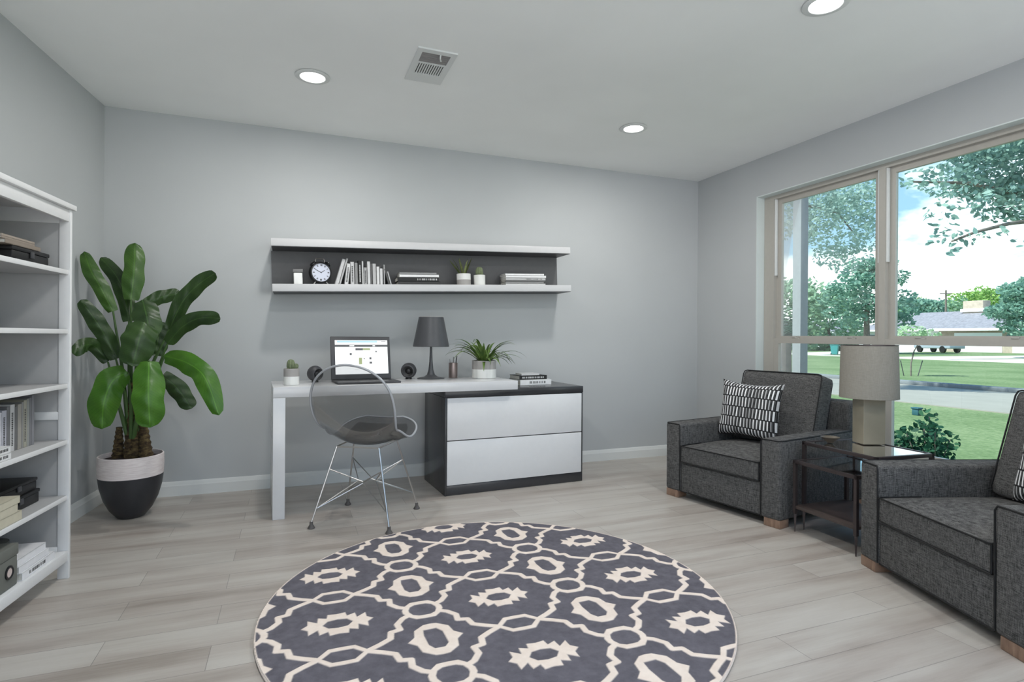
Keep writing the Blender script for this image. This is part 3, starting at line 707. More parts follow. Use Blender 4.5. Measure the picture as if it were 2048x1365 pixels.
for x0, z0, x1, z1, m_ in ((0.27, 0.56, 0.31, 0.62, 2), (0.33, 0.57, 0.35, 0.60, 4), (0.38, 0.56, 0.41, 0.62, 4), (0.44, 0.28, 0.50, 0.48, 3), (0.44, 0.24, 0.54, 0.29, 4), (0.53, 0.44, 0.56, 0.46, 2),
                           (0.64, 0.43, 0.68, 0.49, 2), (0.64, 0.30, 0.69, 0.36, 2), (0.53, 0.36, 0.58, 0.37, 4), (0.53, 0.31, 0.58, 0.32, 4), (0.59, 0.42, 0.62, 0.44, 4), (0.76, 0.64, 0.79, 0.68, 2),
                           (0.28, 0.50, 0.42, 0.51, 4), (0.28, 0.46, 0.42, 0.47, 4), (0.35, 0.12, 0.44, 0.13, 4), (0.54, 0.10, 0.62, 0.16, 4), (0.88, 0.96, 0.97, 0.975, 2)):
    scr(b, m_, x0, z0, x1, z1, 2)
obj('screen', b, [m_screen_w, m_screen_b, m_screen_d, m_screen_g, m_screen_l], lid, smooth=0, fixn=False)

# books on the cabinet
GC = 'books stacked on the drawer cabinet'
flat('book', 'large white book at the bottom of the stack on the drawer cabinet', 0.262, 0.20, 0.040, 236, dpos(1.690, 0.27, ZC + 0.0006), DT + 0.02, GC, marks=(m_ink, 0.3, 0.8), seed=2)
flat('book', 'black book in the middle of the stack on the drawer cabinet', 0.232, 0.17, 0.030, 28, dpos(1.690, 0.285, ZC + 0.0412), DT + 0.02, GC, marks=(m_inkw, 0.1, 0.9), seed=4)
flat('book', 'small cream book on top of the stack on the drawer cabinet', 0.150, 0.11, 0.014, 215, dpos(1.712, 0.295, ZC + 0.0718), DT + 0.02, GC)

# ------------------------------------------------------------------ clear shell chair
def shell_chair():
    th = math.radians(-30.6)
    t = thing('shell_chair', 'clear smoked plastic shell chair with chrome wire base at the desk', 'chair', (0.414, 3.40, 0), th)
    # local: +y is the way the chair faces, x to its right
    prof = [(-0.285, 0.905), (-0.268, 0.84), (-0.250, 0.76), (-0.228, 0.68), (-0.205, 0.60), (-0.180, 0.53), (-0.140, 0.475), (-0.085, 0.447), (-0.02, 0.436), (0.06, 0.443), (0.13, 0.464), (0.19, 0.496), (0.24, 0.530), (0.275, 0.552)]
    pts = [Vector((0, a, z)) for a, z in prof]
    # resample
    seglen = [0]
    for p, q in zip(pts, pts[1:]): seglen.append(seglen[-1] + (q - p).length)
    Lt = seglen[-1]; NS, NW = 48, 24
    def at(s):
        s *= Lt
        for k in range(len(pts) - 1):
            if s <= seglen[k + 1] + 1e-9:
                f = (s - seglen[k]) / (seglen[k + 1] - seglen[k]); return pts[k].lerp(pts[k + 1], f)
        return pts[-1]
    cent = [at(i / NS) for i in range(NS + 1)]
    for _ in range(3): cent = [cent[0]] + [(cent[i - 1] + cent[i] * 2 + cent[i + 1]) / 4 for i in range(1, NS)] + [cent[-1]]
    P = []
    ss = [(i / NS) ** 1.5 * 0.5 if i <= NS // 2 else None for i in range(NS + 1)]
    ss = [0.30 * (i / 24) ** 1.8 if i <= 24 else 0.30 + 0.70 * (i - 24) / 36 for i in range(61)]
    NS = 60
    def cpt(s):
        k = min(int(s * 48), 47); return cent[k].lerp(cent[k + 1], s * 48 - k)
    for s in ss:
        tan = (cpt(min(1, s + 0.02)) - cpt(max(0, s - 0.02))).normalized(); nrm = Vector((0, -tan.z, tan.y))
        hw = 0.243
        if s < 0.30: hw *= max(0.0, 1 - (1 - s / 0.30) ** 2.5) ** 0.5
        hw *= 1 - 0.10 * math.exp(-((s - 0.50) / 0.12) ** 2)
        if s > 0.82: hw *= (1 - ((s - 0.82) / 0.20) ** 2.6) ** 0.5
        hw = max(hw, 0.002)
        curl = 0.018 + 0.058 * math.exp(-((s - 0.55) / 0.15) ** 2)
        if s < 0.15: curl *= s / 0.15
        if s > 0.85: curl *= 1 - 0.6 * (s - 0.85) / 0.15
        P.append([cpt(s) + Vector((hw * w_, 0, 0)) + nrm * curl * abs(w_) ** 2.2 for w_ in [-1 + 2 * j / NW for j in range(NW + 1)]])
    # thickness
    b = B(); b.grid([[tuple(q) for q in r] for r in P]); sh = obj('seat_shell', b, m_smoke, t, smooth=180)
    so = sh.modifiers.new('thick', 'SOLIDIFY'); so.thickness = 0.005; so.offset = 0
    rim = [P[0][NW // 2]] + [r[-1] for r in P[1:]] + P[-1][::-1][1:] + [r[0] for r in P[::-1][1:-1]]
    b = B(); b.tube(rim, 0.0065, 8, closed=True); obj('shell_rim', b, m_rim, t, smooth=180)
    b = B()
    # darker smoked sheet just below the front of the seat
    b.grid([[tuple(P[i][j] + Vector((0, 0, -0.006))) for j in range(3, NW - 2)] for i in range(40, 58)]); obj('seat_underside', b, m_smokedark, t, smooth=180)
    q = 0.225; feet = [(-q, -q), (q, -q), (q, q), (-q, q)]
    top = [(-0.125, -0.130, 0.437), (0.125, -0.130, 0.437), (0.135, 0.120, 0.440), (-0.135, 0.120, 0.440)]
    for (fx, fy), tp in zip(feet, top):
        b = B(); b.tube([(fx, fy, 0.03), tp], 0.0052, 8); lg = obj('leg', b, m_chrome, t)
        b = B(); b.lathe([(0, 0), (0.019, 0), (0.020, 0.004), (0.015, 0.012), (0.010, 0.020), (0.009, 0.036), (0, 0.037)], 16, (fx, fy, 0)); obj('foot_cap', b, m_rubber, lg)
    lerp = lambda a, c, f: tuple(a[k] + (c[k] - a[k]) * f for k in range(3))
    F3 = [(fx, fy, 0.03) for fx, fy in feet]
    hi = [lerp(F3[k], top[k], 0.70) for k in range(4)]; lo_ = [lerp(F3[k], top[k], 0.18) for k in range(4)]
    mid = [(0, -0.055, 0.225), (0.055, 0, 0.225), (0, 0.055, 0.225), (-0.055, 0, 0.225)]
    b = B()
    for k in range(4):
        a, c = k, (k + 1) % 4
        m1 = mid[k]
        b.tube([hi[a], m1, hi[c]], 0.0036, 6); b.tube([lo_[a], (m1[0], m1[1], m1[2] - 0.008), lo_[c]], 0.0036, 6)
    obj('wire_struts', b, m_chrome, t)
    b = B()
    for k in range(4): b.tube([top[k], top[(k + 1) % 4]], 0.0045, 6)
    obj('top_frame', b, m_chrome, t)
shell_chair()

# ------------------------------------------------------------------ armchairs
def armchair(x, y, th, label):
    W, aw, ah, cz, st, sb, dep = 0.84, 0.126, 0.491, 0.043, 0.352, 0.240, 0.88
    ct, sn = math.cos(th), math.sin(th)
    cx, cy = x + ct * W / 2 - sn * dep / 2, y + sn * W / 2 + ct * dep / 2
    t = thing('armchair', label, 'armchair', (cx, cy, 0), th, 'charcoal armchairs by the window')
    o = lambda u, v, z: (u - W / 2, v - dep / 2, z)
    def bx(b, u0, v0, z0, u1, v1, z1, bev=0.01, seg=3, M4=None): return b.box(u0 - W / 2, v0 - dep / 2, z0, u1 - W / 2, v1 - dep / 2, z1, bev, seg, M4)
    for side in (0, 1):
        u0, u1 = (0, aw) if side == 0 else (W - aw, W)
        a = obj('arm', bx(B(), u0, 0, cz, u1, dep, ah, 0.018, 4), m_fab, t)
        b = B(); ui, uo = (u1 - 0.004, u0 + 0.004) if side == 0 else (u0 + 0.004, u1 - 0.004)
        b.tube([o(ui, 0.002, cz + 0.01), o(ui, 0.0, ah - 0.02), o(ui + (0.008 if side else -0.008), 0.003, ah - 0.004), o(uo + (-0.010 if side else 0.010), 0.003, ah - 0.003), o(uo, 0.016, ah - 0.003), o(uo, dep - 0.03, ah - 0.003)], 0.0036, 8)
        obj('piping', b, m_pipe, a)
    bs = obj('base', bx(B(), aw - 0.002, 0.008, cz, W - aw + 0.002, dep - 0.03, sb - 0.002, 0.012, 3), m_fab, t)
    b = B(); b.tube([o(aw + 0.002, 0.008, cz + 0.006), o(W - aw - 0.002, 0.008, cz + 0.006)], 0.0034, 8); obj('piping', b, m_pipe, bs)
    obj('back_frame', bx(B(), 0.012, dep - 0.15, ah - 0.05, W - 0.012, dep, 0.668, 0.025, 4), m_fab, t)
    # cushions: rounded boxes with a crown
    def cushion(name, u0, v0, z0, u1, v1, z1, bev, crown, M4=None, axis=2, pipes=()):
        nx, ny, nzz = 14, 14, 6
        b = B(); b.box(-0.5, -0.5, -0.5, 0.5, 0.5, 0.5)
        bmesh.ops.subdivide_edges(b.bm, edges=b.bm.edges[:], cuts=13, use_grid_fill=True)
        sx, sy, sz = (u1 - u0), (v1 - v0), (z1 - z0); c = Vector(((u0 + u1) / 2, (v0 + v1) / 2, (z0 + z1) / 2))
        for vv in b.bm.verts:
            p = [vv.co.x * 2, vv.co.y * 2, vv.co.z * 2]
            S = [sx / 2, sy / 2, sz / 2]; q = [p[k] * S[k] for k in range(3)]
            inner = [max(-S[k] + bev, min(S[k] - bev, q[k])) for k in range(3)]
            dl = Vector([q[k] - inner[k] for k in range(3)])
            if dl.length > 1e-9:
                dl = dl.normalized() * bev
                q = [inner[k] + dl[k] for k in range(3)]
            others = [k for k in range(3) if k != axis]
            f = (1 - p[others[0]] ** 2) * (1 - abs(p[others[1]]) ** 2)
            q[axis] += crown * f * (1 if p[axis] > 0 else -0.2) * abs(p[axis])
            pos = c + Vector(q)
            if M4 is not None: pos = M4 @ pos
            vv.co = Vector(o(*pos))
        ob = obj(name, b, m_fab, t, smooth=60)
        b = B()
        for path in pipes:
            b.tube([o(*(M4 @ Vector(q) if M4 is not None else Vector(q))) for q in path], 0.0036, 8)
        if pipes: obj('piping', b, m_pipe, ob)
        return ob
    ui0, ui1 = aw + 0.004, W - aw - 0.004
    vf = -0.004
    cushion('seat_cushion', ui0, vf, sb, ui1, 0.66, st, 0.014, 0.028, pipes=(
        [(ui0 + 0.003, vf + 0.20, st - 0.001), (ui0 + 0.004, vf + 0.004, st - 0.002), (ui0 + 0.012, vf, st - 0.003), (ui1 - 0.012, vf, st - 0.003), (ui1 - 0.004, vf + 0.004, st - 0.002), (ui1 - 0.003, vf + 0.20, st - 0.001)],
        [(ui0 + 0.004, vf + 0.004, sb + 0.004), (ui0 + 0.010, vf, sb + 0.003), (ui1 - 0.010, vf, sb + 0.003), (ui1 - 0.004, vf + 0.004, sb + 0.004)],
        [(ui0 + 0.003, vf + 0.002, sb + 0.006), (ui0 + 0.003, vf + 0.002, st - 0.006)], [(ui1 - 0.003, vf + 0.002, sb + 0.006), (ui1 - 0.003, vf + 0.002, st - 0.006)]))
    bu0, bu1 = 0.150, 0.722
    MB = Matrix.Translation((0, 0.50, 0.365)) @ Matrix.Rotation(-0.27, 4, 'X') @ Matrix.Translation((0, -0.50, -0.365))
    v0, v1, z0, z1 = 0.485, 0.64, 0.372, 0.855
    cushion('back_cushion', bu0, v0, z0, bu1, v1, z1, 0.030, -0.045, MB, axis=1, pipes=(
        [(bu0 + 0.004, v0 + 0.006, z0 + 0.03), (bu0 + 0.004, v0 + 0.006, z1 - 0.03), (bu0 + 0.012, v0 + 0.006, z1 - 0.009), (bu0 + 0.03, v0 + 0.006, z1 - 0.004), (bu1 - 0.03, v0 + 0.006, z1 - 0.004), (bu1 - 0.012, v0 + 0.006, z1 - 0.009), (bu1 - 0.004, v0 + 0.006, z1 - 0.03), (bu1 - 0.004, v0 + 0.006, z0 + 0.03)],))
    for u, v in ((0.004, 0.004), (W - 0.104, 0.004), (0.006, dep - 0.09), (W - 0.094, dep - 0.09)):
        b = B(); bx(b, u, v, 0, u + 0.10, v + 0.085, cz + 0.004, 0.004, 2); obj('foot', b, m_foot, t)
    return t, o, th
A1 = armchair(2.372, 3.233, -1.386, 'charcoal tweed armchair with black piping in the window corner, left of the side table')
A2 = armchair(2.506, 1.919, -1.897, 'charcoal tweed armchair with black piping, cut off by the right edge of the photo')

# pillows
M = Mat('dash_print_cotton', C(40), 0.9, 0, 0.15)
uvn = M.n('ShaderNodeUVMap'); sp = M.n('ShaderNodeSeparateXYZ'); M.nt.links.new(uvn.outputs[0], sp.inputs[0])
row = M.math('MULTIPLY', sp.outputs['Y'], 5.6); rf = M.math('FLOOR', row); rfr = M.math('FRACT', row)
colx = M.math('ADD', M.math('MULTIPLY', sp.outputs['X'], 19.0), M.math('MULTIPLY', rf, 0.5)); cf = M.math('FLOOR', colx); cfr = M.math('FRACT', colx)
inx = M.math('MULTIPLY', M.math('GREATER_THAN', cfr, 0.10), M.math('LESS_THAN', cfr, 0.50))
thin = M.math('MULTIPLY', M.math('GREATER_THAN', cfr, 0.72), M.math('LESS_THAN', cfr, 0.78))
iny = M.math('MULTIPLY', M.math('GREATER_THAN', rfr, 0.05), M.math('LESS_THAN', rfr, 0.95))
wnz = M.n('ShaderNodeTexWhiteNoise', noise_dimensions='2D'); cmb = M.n('ShaderNodeCombineXYZ'); M.nt.links.new(cf, cmb.inputs[0]); M.nt.links.new(rf, cmb.inputs[1]); M.nt.links.new(cmb.outputs[0], wnz.inputs['Vector'])
wc = M.ramp(wnz.outputs['Value'], [(0.0, C(150)), (0.3, C(205)), (0.6, C(240)), (1.0, C(245))])
c0 = M.mix(M.math('MULTIPLY', inx, iny), C(46, 45, 46), wc); c0 = M.mix(M.math('MULTIPLY', M.math('MULTIPLY', thin, iny), 0.5), c0, C(170))
M.base(c0); m_pill = M.m
def pillow(A, u, v, z, size, tiltx, yaw, label, roll=0.0):
    t, o, th = A
    base = Matrix.Translation(t.location) @ Matrix.Rotation(th, 4, 'Z')
    me = bpy.data.meshes.new('throw_pillow'); bm = bmesh.new(); uvl = bm.loops.layers.uv.new('UVMap')
    N = 24; w_, h_ = size; rows = {}
    for side in (-1, 1):
        for i in range(N + 1):
            for j in range(N + 1):
                a, c = -1 + 2 * i / N, -1 + 2 * j / N
                if side == 1 and (i in (0, N) or j in (0, N)): rows[(1, i, j)] = rows[(-1, i, j)]; continue
                pinch = 1 - 0.13 * (1 - a * a) * abs(c) ** 3 ; pinch2 = 1 - 0.11 * (1 - c * c) * abs(a) ** 3
                x = a * w_ / 2 * pinch2; zz = c * h_ / 2 * pinch
                th_ = 0.062 * ((1 - a ** 4) * (1 - c ** 4)) ** 0.55 * (1 + 0.05 * math.sin(9 * a + 4 * c))
                rows[(side, i, j)] = bm.verts.new((x, side * th_, zz + h_ / 2))
    for side in (-1, 1):
        for i in range(N):
            for j in range(N):
                k = [(i, j), (i + 1, j), (i + 1, j + 1), (i, j + 1)]
                if side == 1: k = k[::-1]
                f = bm.faces.new([rows[(side,) + q] for q in k])
                for lp, q in zip(f.loops, k): lp[uvl].uv = (q[0] / N, q[1] / N)
    bm.to_mesh(me); bm.free(); me.shade_smooth(); me.materials.append(m_pill)
    ob = bpy.data.objects.new('throw_pillow', me); COL.objects.link(ob)
    ob.matrix_world = base @ Matrix.Translation(o(u, v, z)) @ Matrix.Rotation(yaw, 4, 'Z') @ Matrix.Rotation(tiltx, 4, 'X') @ Matrix.Rotation(roll, 4, 'Y')
    tag(ob, label, 'pillow', 'dash print pillows on the armchairs')
pillow(A1, 0.335, 0.395, 0.392, (0.45, 0.385), -0.16, 0.05, 'black and white dash-print pillow on the armchair in the window corner', 0.02)
pillow(A2, 0.565, 0.40, 0.392, (0.45, 0.385), -0.20, -0.10, 'dash-print pillow just entering at the right edge on the nearer armchair')

# ------------------------------------------------------------------ nest of side tables, lamp, bowl
def side_table(x, y, th, W, Dp, z, label, shelf=None, rb=0.017, glass=True):
    ct, sn = math.cos(th), math.sin(th)
    t = thing('side_table', label, 'side table', (x + ct * W / 2 - sn * Dp / 2, y + sn * W / 2 + ct * Dp / 2, 0), th, 'nesting glass side tables')
    b = B(); w2, d2 = W / 2, Dp / 2
    b.box(-w2, -d2, z - 0.018, w2, -d2 + rb, z, 0.001); b.box(-w2, d2 - rb, z - 0.018, w2, d2, z, 0.001)
    b.box(-w2, -d2, z - 0.018, -w2 + rb, d2, z, 0.001); b.box(w2 - rb, -d2, z - 0.018, w2, d2, z, 0.001); obj('top_frame', b, m_darkmetal, t)
    b = B(); b.box(-w2 + rb, -d2 + rb, z - 0.009, w2 - rb, d2 - rb, z - 0.003); obj('glass_top', b, m_tableglass, t, smooth=0)
    for sx in (-1, 1):
        for sy in (-1, 1):
            cx, cy = sx * (w2 - rb / 2), sy * (d2 - rb / 2); h2 = rb / 2
            b = B(); b.box(cx - h2, cy - h2, 0.10, cx + h2, cy + h2, z - 0.018); b.lathe([(0, 0), (0.0035, 0), (h2 * 1.2, 0.10)], 4, (cx, cy, 0)); obj('leg', b, m_darkmetal, t, smooth=0)
    if shelf:
        b = B(); b.box(-w2 + 0.003, -d2 + 0.003, shelf - 0.016, w2 - 0.003, d2 - 0.003, shelf, 0.001); obj('lower_shelf', b, plain('dark_walnut', C(74, 64, 60), 0.4, var=0.15, scale=12), t)
    return t
side_table(2.650, 2.376, -1.641, 0.457, 0.379, 0.491, 'taller dark metal side table with tinted glass top holding the lamp')
side_table(2.578, 2.370, -1.612, 0.392, 0.389, 0.394, 'lower dark metal nesting table with glass top and a dark bottom shelf', 0.145)
t = thing('table_lamp', 'beige table lamp with drum shade and square column on the glass side table', 'lamp', (2.945, 2.205, 0.4916), -0.35)
m_col = plain('beige_column', C(152, 145, 126), 0.5, var=0.02)
b = B(); b.box(-0.060, -0.050, 0.0, 0.060, 0.050, 0.275, 0.004, 3); obj('lamp_base', b, m_col, t)
b = B(); b.lathe([(0.139, 0.248), (0.142, 0.249), (0.136, 0.532), (0.133, 0.533), (0.134, 0.530), (0.138, 0.255)], 56); obj('lamp_shade', b, m_shade, t)
b = B(); b.tube([(-0.134, 0, 0.52), (0.134, 0, 0.52)], 0.002, 6); b.tube([(0, -0.134, 0.52), (0, 0.134, 0.52)], 0.002, 6); b.cyl(0.012, 0.27, 0.53, 12); obj('harp', b, m_darkmetal, t)
b = B(); b.lathe([(0.1345, 0.5335), (0.1370, 0.5335), (0.1370, 0.5375), (0.1345, 0.5375), (0.1345, 0.5335)], 56); obj('shade_trim', b, m_darkmetal, t)
b = B(); b.lathe([(0, 0), (0.016, 0), (0.018, 0.004), (0.032, 0.014), (0.046, 0.030), (0.0475, 0.031), (0.044, 0.028), (0.03, 0.014), (0, 0.008)], 32)
tag(obj('bowl', b, plain('bronze_bowl', C(104, 96, 84), 0.4, 0.2), None, (2.760, 2.290, 0.4916)), 'small shallow brown bowl on the glass side table left of the lamp', 'bowl')

# ------------------------------------------------------------------ bookcase
GX, GY = -0.896, 3.015
BT = AL   # front edge runs along (-sin, -cos), depth runs along (-cos, sin)
t = thing('bookcase', 'tall white open bookcase against the left wall, cut off by the photo edge', 'bookcase', (GX, GY, 0), (0, 0, 0))
def bmatx(): return Matrix(((-math.sin(BT), -math.cos(BT), 0, GX), (-math.cos(BT), math.sin(BT), 0, GY), (0, 0, 1, 0), (0, 0, 0, 1)))
# local x = along the front towards the viewer, y = depth towards the wall (mirror-free: rotate instead)
ROTZ = math.atan2(-math.cos(BT), -math.sin(BT))       # direction of +x
t.rotation_euler = (0, 0, ROTZ)
# with this rotation local +y = (cos(BT), -sin(BT)) points into the room, so depth is -y
BW, BD, BH = 0.92, 0.335, 1.60
P_ = 0.042
def bb(b, u0, v0, z0, u1, v1, z1, bev=0.002): return b.box(u0, -v1, z0, u1, -v0, z1, bev)
for uu in (0.0, BW - 0.018):
    b = B(); bb(b, uu, 0, 0, uu + 0.018, P_, BH); bb(b, uu, BD - P_, 0, uu + 0.018, BD, BH)
    bb(b, uu, P_, 1.54, uu + 0.018, BD - P_, BH); bb(b, uu, P_, 0.085, uu + 0.018, BD - P_, 0.14); bb(b, uu, P_, 0.690, uu + 0.018, BD - P_, 0.725)
    sp_ = obj('side_panel', b, m_case, t)
    b = B(); bb(b, uu + 0.005, P_, 0.14, uu + 0.011, BD - P_, 1.54, 0); obj('inset_panel', b, m_inner, sp_, label='inset panel with interior shade in its grey')
b = B(); bb(b, 0.018, 0.004, 1.548, BW - 0.018, 0.022, BH); obj('top_rail', b, m_case, t)
b = B(); bb(b, -0.012, -0.012, BH, BW + 0.012, BD, BH + 0.022, 0.003); obj('top', b, m_case, t)
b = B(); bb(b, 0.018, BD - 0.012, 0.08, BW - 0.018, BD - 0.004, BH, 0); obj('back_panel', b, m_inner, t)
for z in (1.338, 1.082, 0.846, 0.603, 0.362):
    b = B(); bb(b, 0.0185, 0.010, z - 0.019, BW - 0.0185, BD - 0.013, z, 0); sf_ = obj('shelf', b, m_inner, t)  # board greyed for shade, only its front strip stays white
    b = B(); bb(b, 0.0185, 0.006, z - 0.0192, BW - 0.0185, 0.0098, z + 0.0002, 0.001); obj('shelf_edge', b, m_case, sf_, label='white front edge')
b = B(); bb(b, 0.0185, 0.002, 0.078, BW - 0.0185, BD - 0.013, 0.122); obj('bottom_shelf', b, m_case, t)
def bpos(u, v, z):
    return (GX - math.sin(BT) * u - math.cos(BT) * v, GY - math.cos(BT) * u + math.sin(BT) * v, z + 0.0006)
RB = ROTZ
def crate(name, label, u0, v0, z, lu, lv, lz, mat, lid=True, cat='box', group=None, ring=False, latch=False, latchm=None):
    t = thing(name, label, cat, bpos(u0 + lu / 2, v0 + lv / 2, z), RB, group)
    b = B(); b.box(-lu / 2, -lv / 2, 0, lu / 2, lv / 2, lz * (0.72 if lid else 1), 0.004, 2); obj('body', b, mat, t)
    if lid: b = B(); b.box(-lu / 2 - 0.003, -lv / 2 - 0.003, lz * 0.72 + 0.0005, lu / 2 + 0.003, lv / 2 + 0.003, lz, 0.004, 2); obj('lid', b, mat, t)
    if latch:
        b = B(); b.box(-0.012, lv / 2 + 0.001, lz * 0.4, 0.012, lv / 2 + 0.006, lz * 0.85, 0.001); obj('latch', b, latchm, t)
    if ring:
        rm = Matrix.Translation((ring, lv / 2, lz * 0.40)) @ Matrix.Rotation(-PI / 2, 4, 'X')
        b = B(); b.lathe([(0.017, 0.0), (0.017, 0.004), (0.021, 0.006), (0.025, 0.004), (0.025, 0)], 28, M4=rm); obj('label_ring', b, m_black, t)
        b = B(); b.lathe([(0, 0.002), (0.0175, 0.002)], 24, M4=rm); obj('label', b, plain('pinkish_label', C(214, 198, 192), 0.6), t)
    return t
m_bk = plain('black_leatherette', C(18, 18, 19), 0.45, var=0.2)
m_gb = plain('grey_green_card', C(108, 110, 104), 0.8, var=0.04)
m_tan = plain('old_paper_cover', C(196, 190, 172), 0.8, var=0.06)
m_tandark = plain('taupe_board', C(128, 116, 104), 0.6)
crate('storage_box', 'flat black storage box with clasp on the top shelf of the bookcase', 0.062, 0.06, 1.338, 0.26, 0.20, 0.060, m_bk, latch=True, latchm=m_dark)
for i, (u0, v0, l_, h_, g, lb_) in enumerate([(0.135, 0.055, 0.24, 0.016, (140, 128, 116), 'thick taupe folder lying on the black box on the top shelf'), (0.168, 0.06, 0.22, 0.008, (150, 138, 126), 'thin tan folder second from the top on the black box'), (0.168, 0.06, 0.22, 0.008, (160, 148, 136), 'thin tan folder topmost above the black box')]):
    zz = 1.338 + 0.0606 + (0, 0.0166, 0.0252)[i]
    flat('folder', lb_, l_, 0.16, h_, g, bpos(u0 + l_, v0, zz), RB + PI, 'folders on the top shelf of the bookcase', 'folder')
# upright book row on the fourth shelf, spines to the room
RBK = [(0.020, 0.205, (128, 128, 132)), (0.017, 0.196, (120, 120, 124)), (0.017, 0.194, (150, 152, 148)), (0.024, 0.190, (160, 158, 144)), (0.014, 0.184, (140, 140, 138)), (0.026, 0.178, (156, 152, 144)), (0.020, 0.172, (104, 104, 104)), (0.030, 0.182, (196, 196, 196)), (0.022, 0.176, (112, 112, 114)), (0.030, 0.165, (184, 184, 194)), (0.034, 0.16, (206, 206, 214)), (0.03, 0.18, (150, 150, 150)), (0.028, 0.17, (120, 118, 116))]
names = ['tallest grey book at the right end of the bookcase book row', 'slim grey book, second from the right end of the bookcase row', 'pale grey-green book, third from the right end of the bookcase row', 'beige-spined book, fourth from the right end of the bookcase row', 'narrow grey book, fifth from the right end of the bookcase row', 'wide warm grey book, sixth from the right end of the bookcase row', 'dark grey book just right of the thick white one in the bookcase row', 'thick near-white book in the middle of the bookcase row', 'dark slim book left of the thick white one in the bookcase row', 'lavender-grey book above the flat white books in the bookcase row', 'pale lilac book second from the photo edge in the bookcase row', 'grey book at the photo edge in the bookcase row', 'brown-grey book farthest left in the bookcase row, past the photo edge']
u = 0.110
for i, ((w_, h_, g), nm) in enumerate(zip(RBK, names)):
    u += w_
    # spine faces the room: book builder spine is at local -y, rotate by RB+pi
    book('book', nm, w_ - 0.0008, h_, 0.15, g, bpos(u, 0.085, 0.603), (0, 0, RB + PI), 'upright books in the bookcase', m_ink if i in (3, 7, 9) else None, 40 + i)
for i in range(2):
    flat('book', ('white book lying lowest in front of the bookcase row' , 'white book lying on another in front of the bookcase row')[i], 0.17, 0.07, 0.024, (226, 226, 226), bpos(0.415 + 0.17 + 0.004 * i, 0.012, 0.603 + i * 0.0246), RB + PI, 'flat white books on the bookcase shelf', marks=(m_ink, 0.6, 0.9), seed=i)
crate('storage_box', 'black box lower of two on the fifth bookcase shelf', 0.092, 0.075, 0.362, 0.27, 0.20, 0.055, m_bk, latch=True, latchm=m_dark, group='black boxes on the fifth bookcase shelf')
crate('storage_box', 'black box upper of two on the fifth bookcase shelf', 0.100, 0.080, 0.4176, 0.26, 0.19, 0.048, m_bk, latch=True, latchm=m_dark, group='black boxes on the fifth bookcase shelf')
for i, (u0, h_) in enumerate([(0.345, 0.034), (0.372, 0.030), (0.358, 0.026)]):
    flat('book', ('old cream book at the bottom of three in front of the black boxes', 'old cream book in the middle of three in front of the black boxes', 'old cream book topmost of three in front of the black boxes')[i], 0.15, 0.060, h_, (198, 192, 172), bpos(u0 + 0.15, 0.012, 0.362 + (0, 0.0346, 0.0652)[i]), RB + PI, 'old cream books on the fifth bookcase shelf')
crate('storage_box', 'grey-green card box with round label on the bottom shelf', 0.356, 0.02, 0.122, 0.24, 0.26, 0.155, m_gb, ring=-0.066)
t = thing('storage_box', 'small round grey box at the back right of the bottom shelf', 'box', bpos(0.088, 0.252, 0.122), RB)
b = B(); b.cyl(0.062, 0, 0.052, 32); obj('body', b, plain('dark_grey_card', C(92, 94, 90), 0.8), t)
b = B(); b.cyl(0.065, 0.0525, 0.075, 32); obj('lid', b, plain('dark_grey_lid', C(98, 100, 96), 0.8), t)
zz = 0.122
for i, (u0, l_, h_, v0) in enumerate([(0.100, 0.235, 0.030, 0.014), (0.135, 0.210, 0.026, 0.020), (0.145, 0.198, 0.026, 0.026)]):
    flat('magazine', ('white catalogue at the bottom of the stack on the bottom bookcase shelf', 'white catalogue in the middle of the stack on the bottom bookcase shelf', 'white catalogue on top of the stack on the bottom bookcase shelf')[i], l_, 0.16, h_, (228, 228, 230), bpos(u0 + l_, v0, zz), RB + PI, 'white catalogues on the bottom bookcase shelf', 'magazine', marks=((m_ink, 0.2, 0.7) if i == 0 else None), seed=i); zz += h_ + 0.0006

# ------------------------------------------------------------------ big potted plant
PX_, PY_ = -0.870, 3.904
t = thing('banana_plant', 'tall broad-leaved potted plant in a white and black egg-shaped pot in the left corner', 'plant', (PX_, PY_, 0))
R_ = 0.193
K_ = 0.86
prof = [(0, 0.0), (0.062, 0.0), (0.070, 0.004), (0.125 * K_, 0.05), (0.158 * K_, 0.11), (0.180 * K_, 0.18), (0.190 * K_, 0.245)]
m_potb = plain('black_glaze', C(46, 47, 51), 0.4, var=0.04)
m_potw = Mat('whitewashed_band', C(226, 216, 214), 0.6); m_potw.base(m_potw.ramp(m_potw.noise(m_potw.coord(scale=(6, 6, 60)), 3, 4), [(0.3, C(214, 202, 201)), (0.7, C(236, 228, 226))])); m_potw = m_potw.m
b = B(); b.lathe(prof, 48); obj('pot', b, m_potb, t)
b = B(); b.lathe([(r_ * K_, z_) for r_, z_ in ((0.190, 0.245), (0.1925, 0.30), (0.191, 0.360), (0.188, 0.363), (0.182, 0.363), (0.182, 0.33))], 48); obj('pot_band', b, m_potw, t)
b = B(); b.lathe([(0, 0.345), (0.08, 0.342), (0.183 * K_, 0.335)], 32); obj('soil', b, m_soil, t)
M = Mat('palm_trunk', C(70, 55, 36), 0.9)
f = M.noise(M.coord(scale=(1, 1, 2.5)), 26, 5, 0.7); M.base(M.ramp(f, [(0.35, C(38, 28, 20)), (0.5, C(80, 64, 40)), (0.68, C(124, 108, 70))])); M.bump(f, 0.8, 0.01); m_trunk = M.m
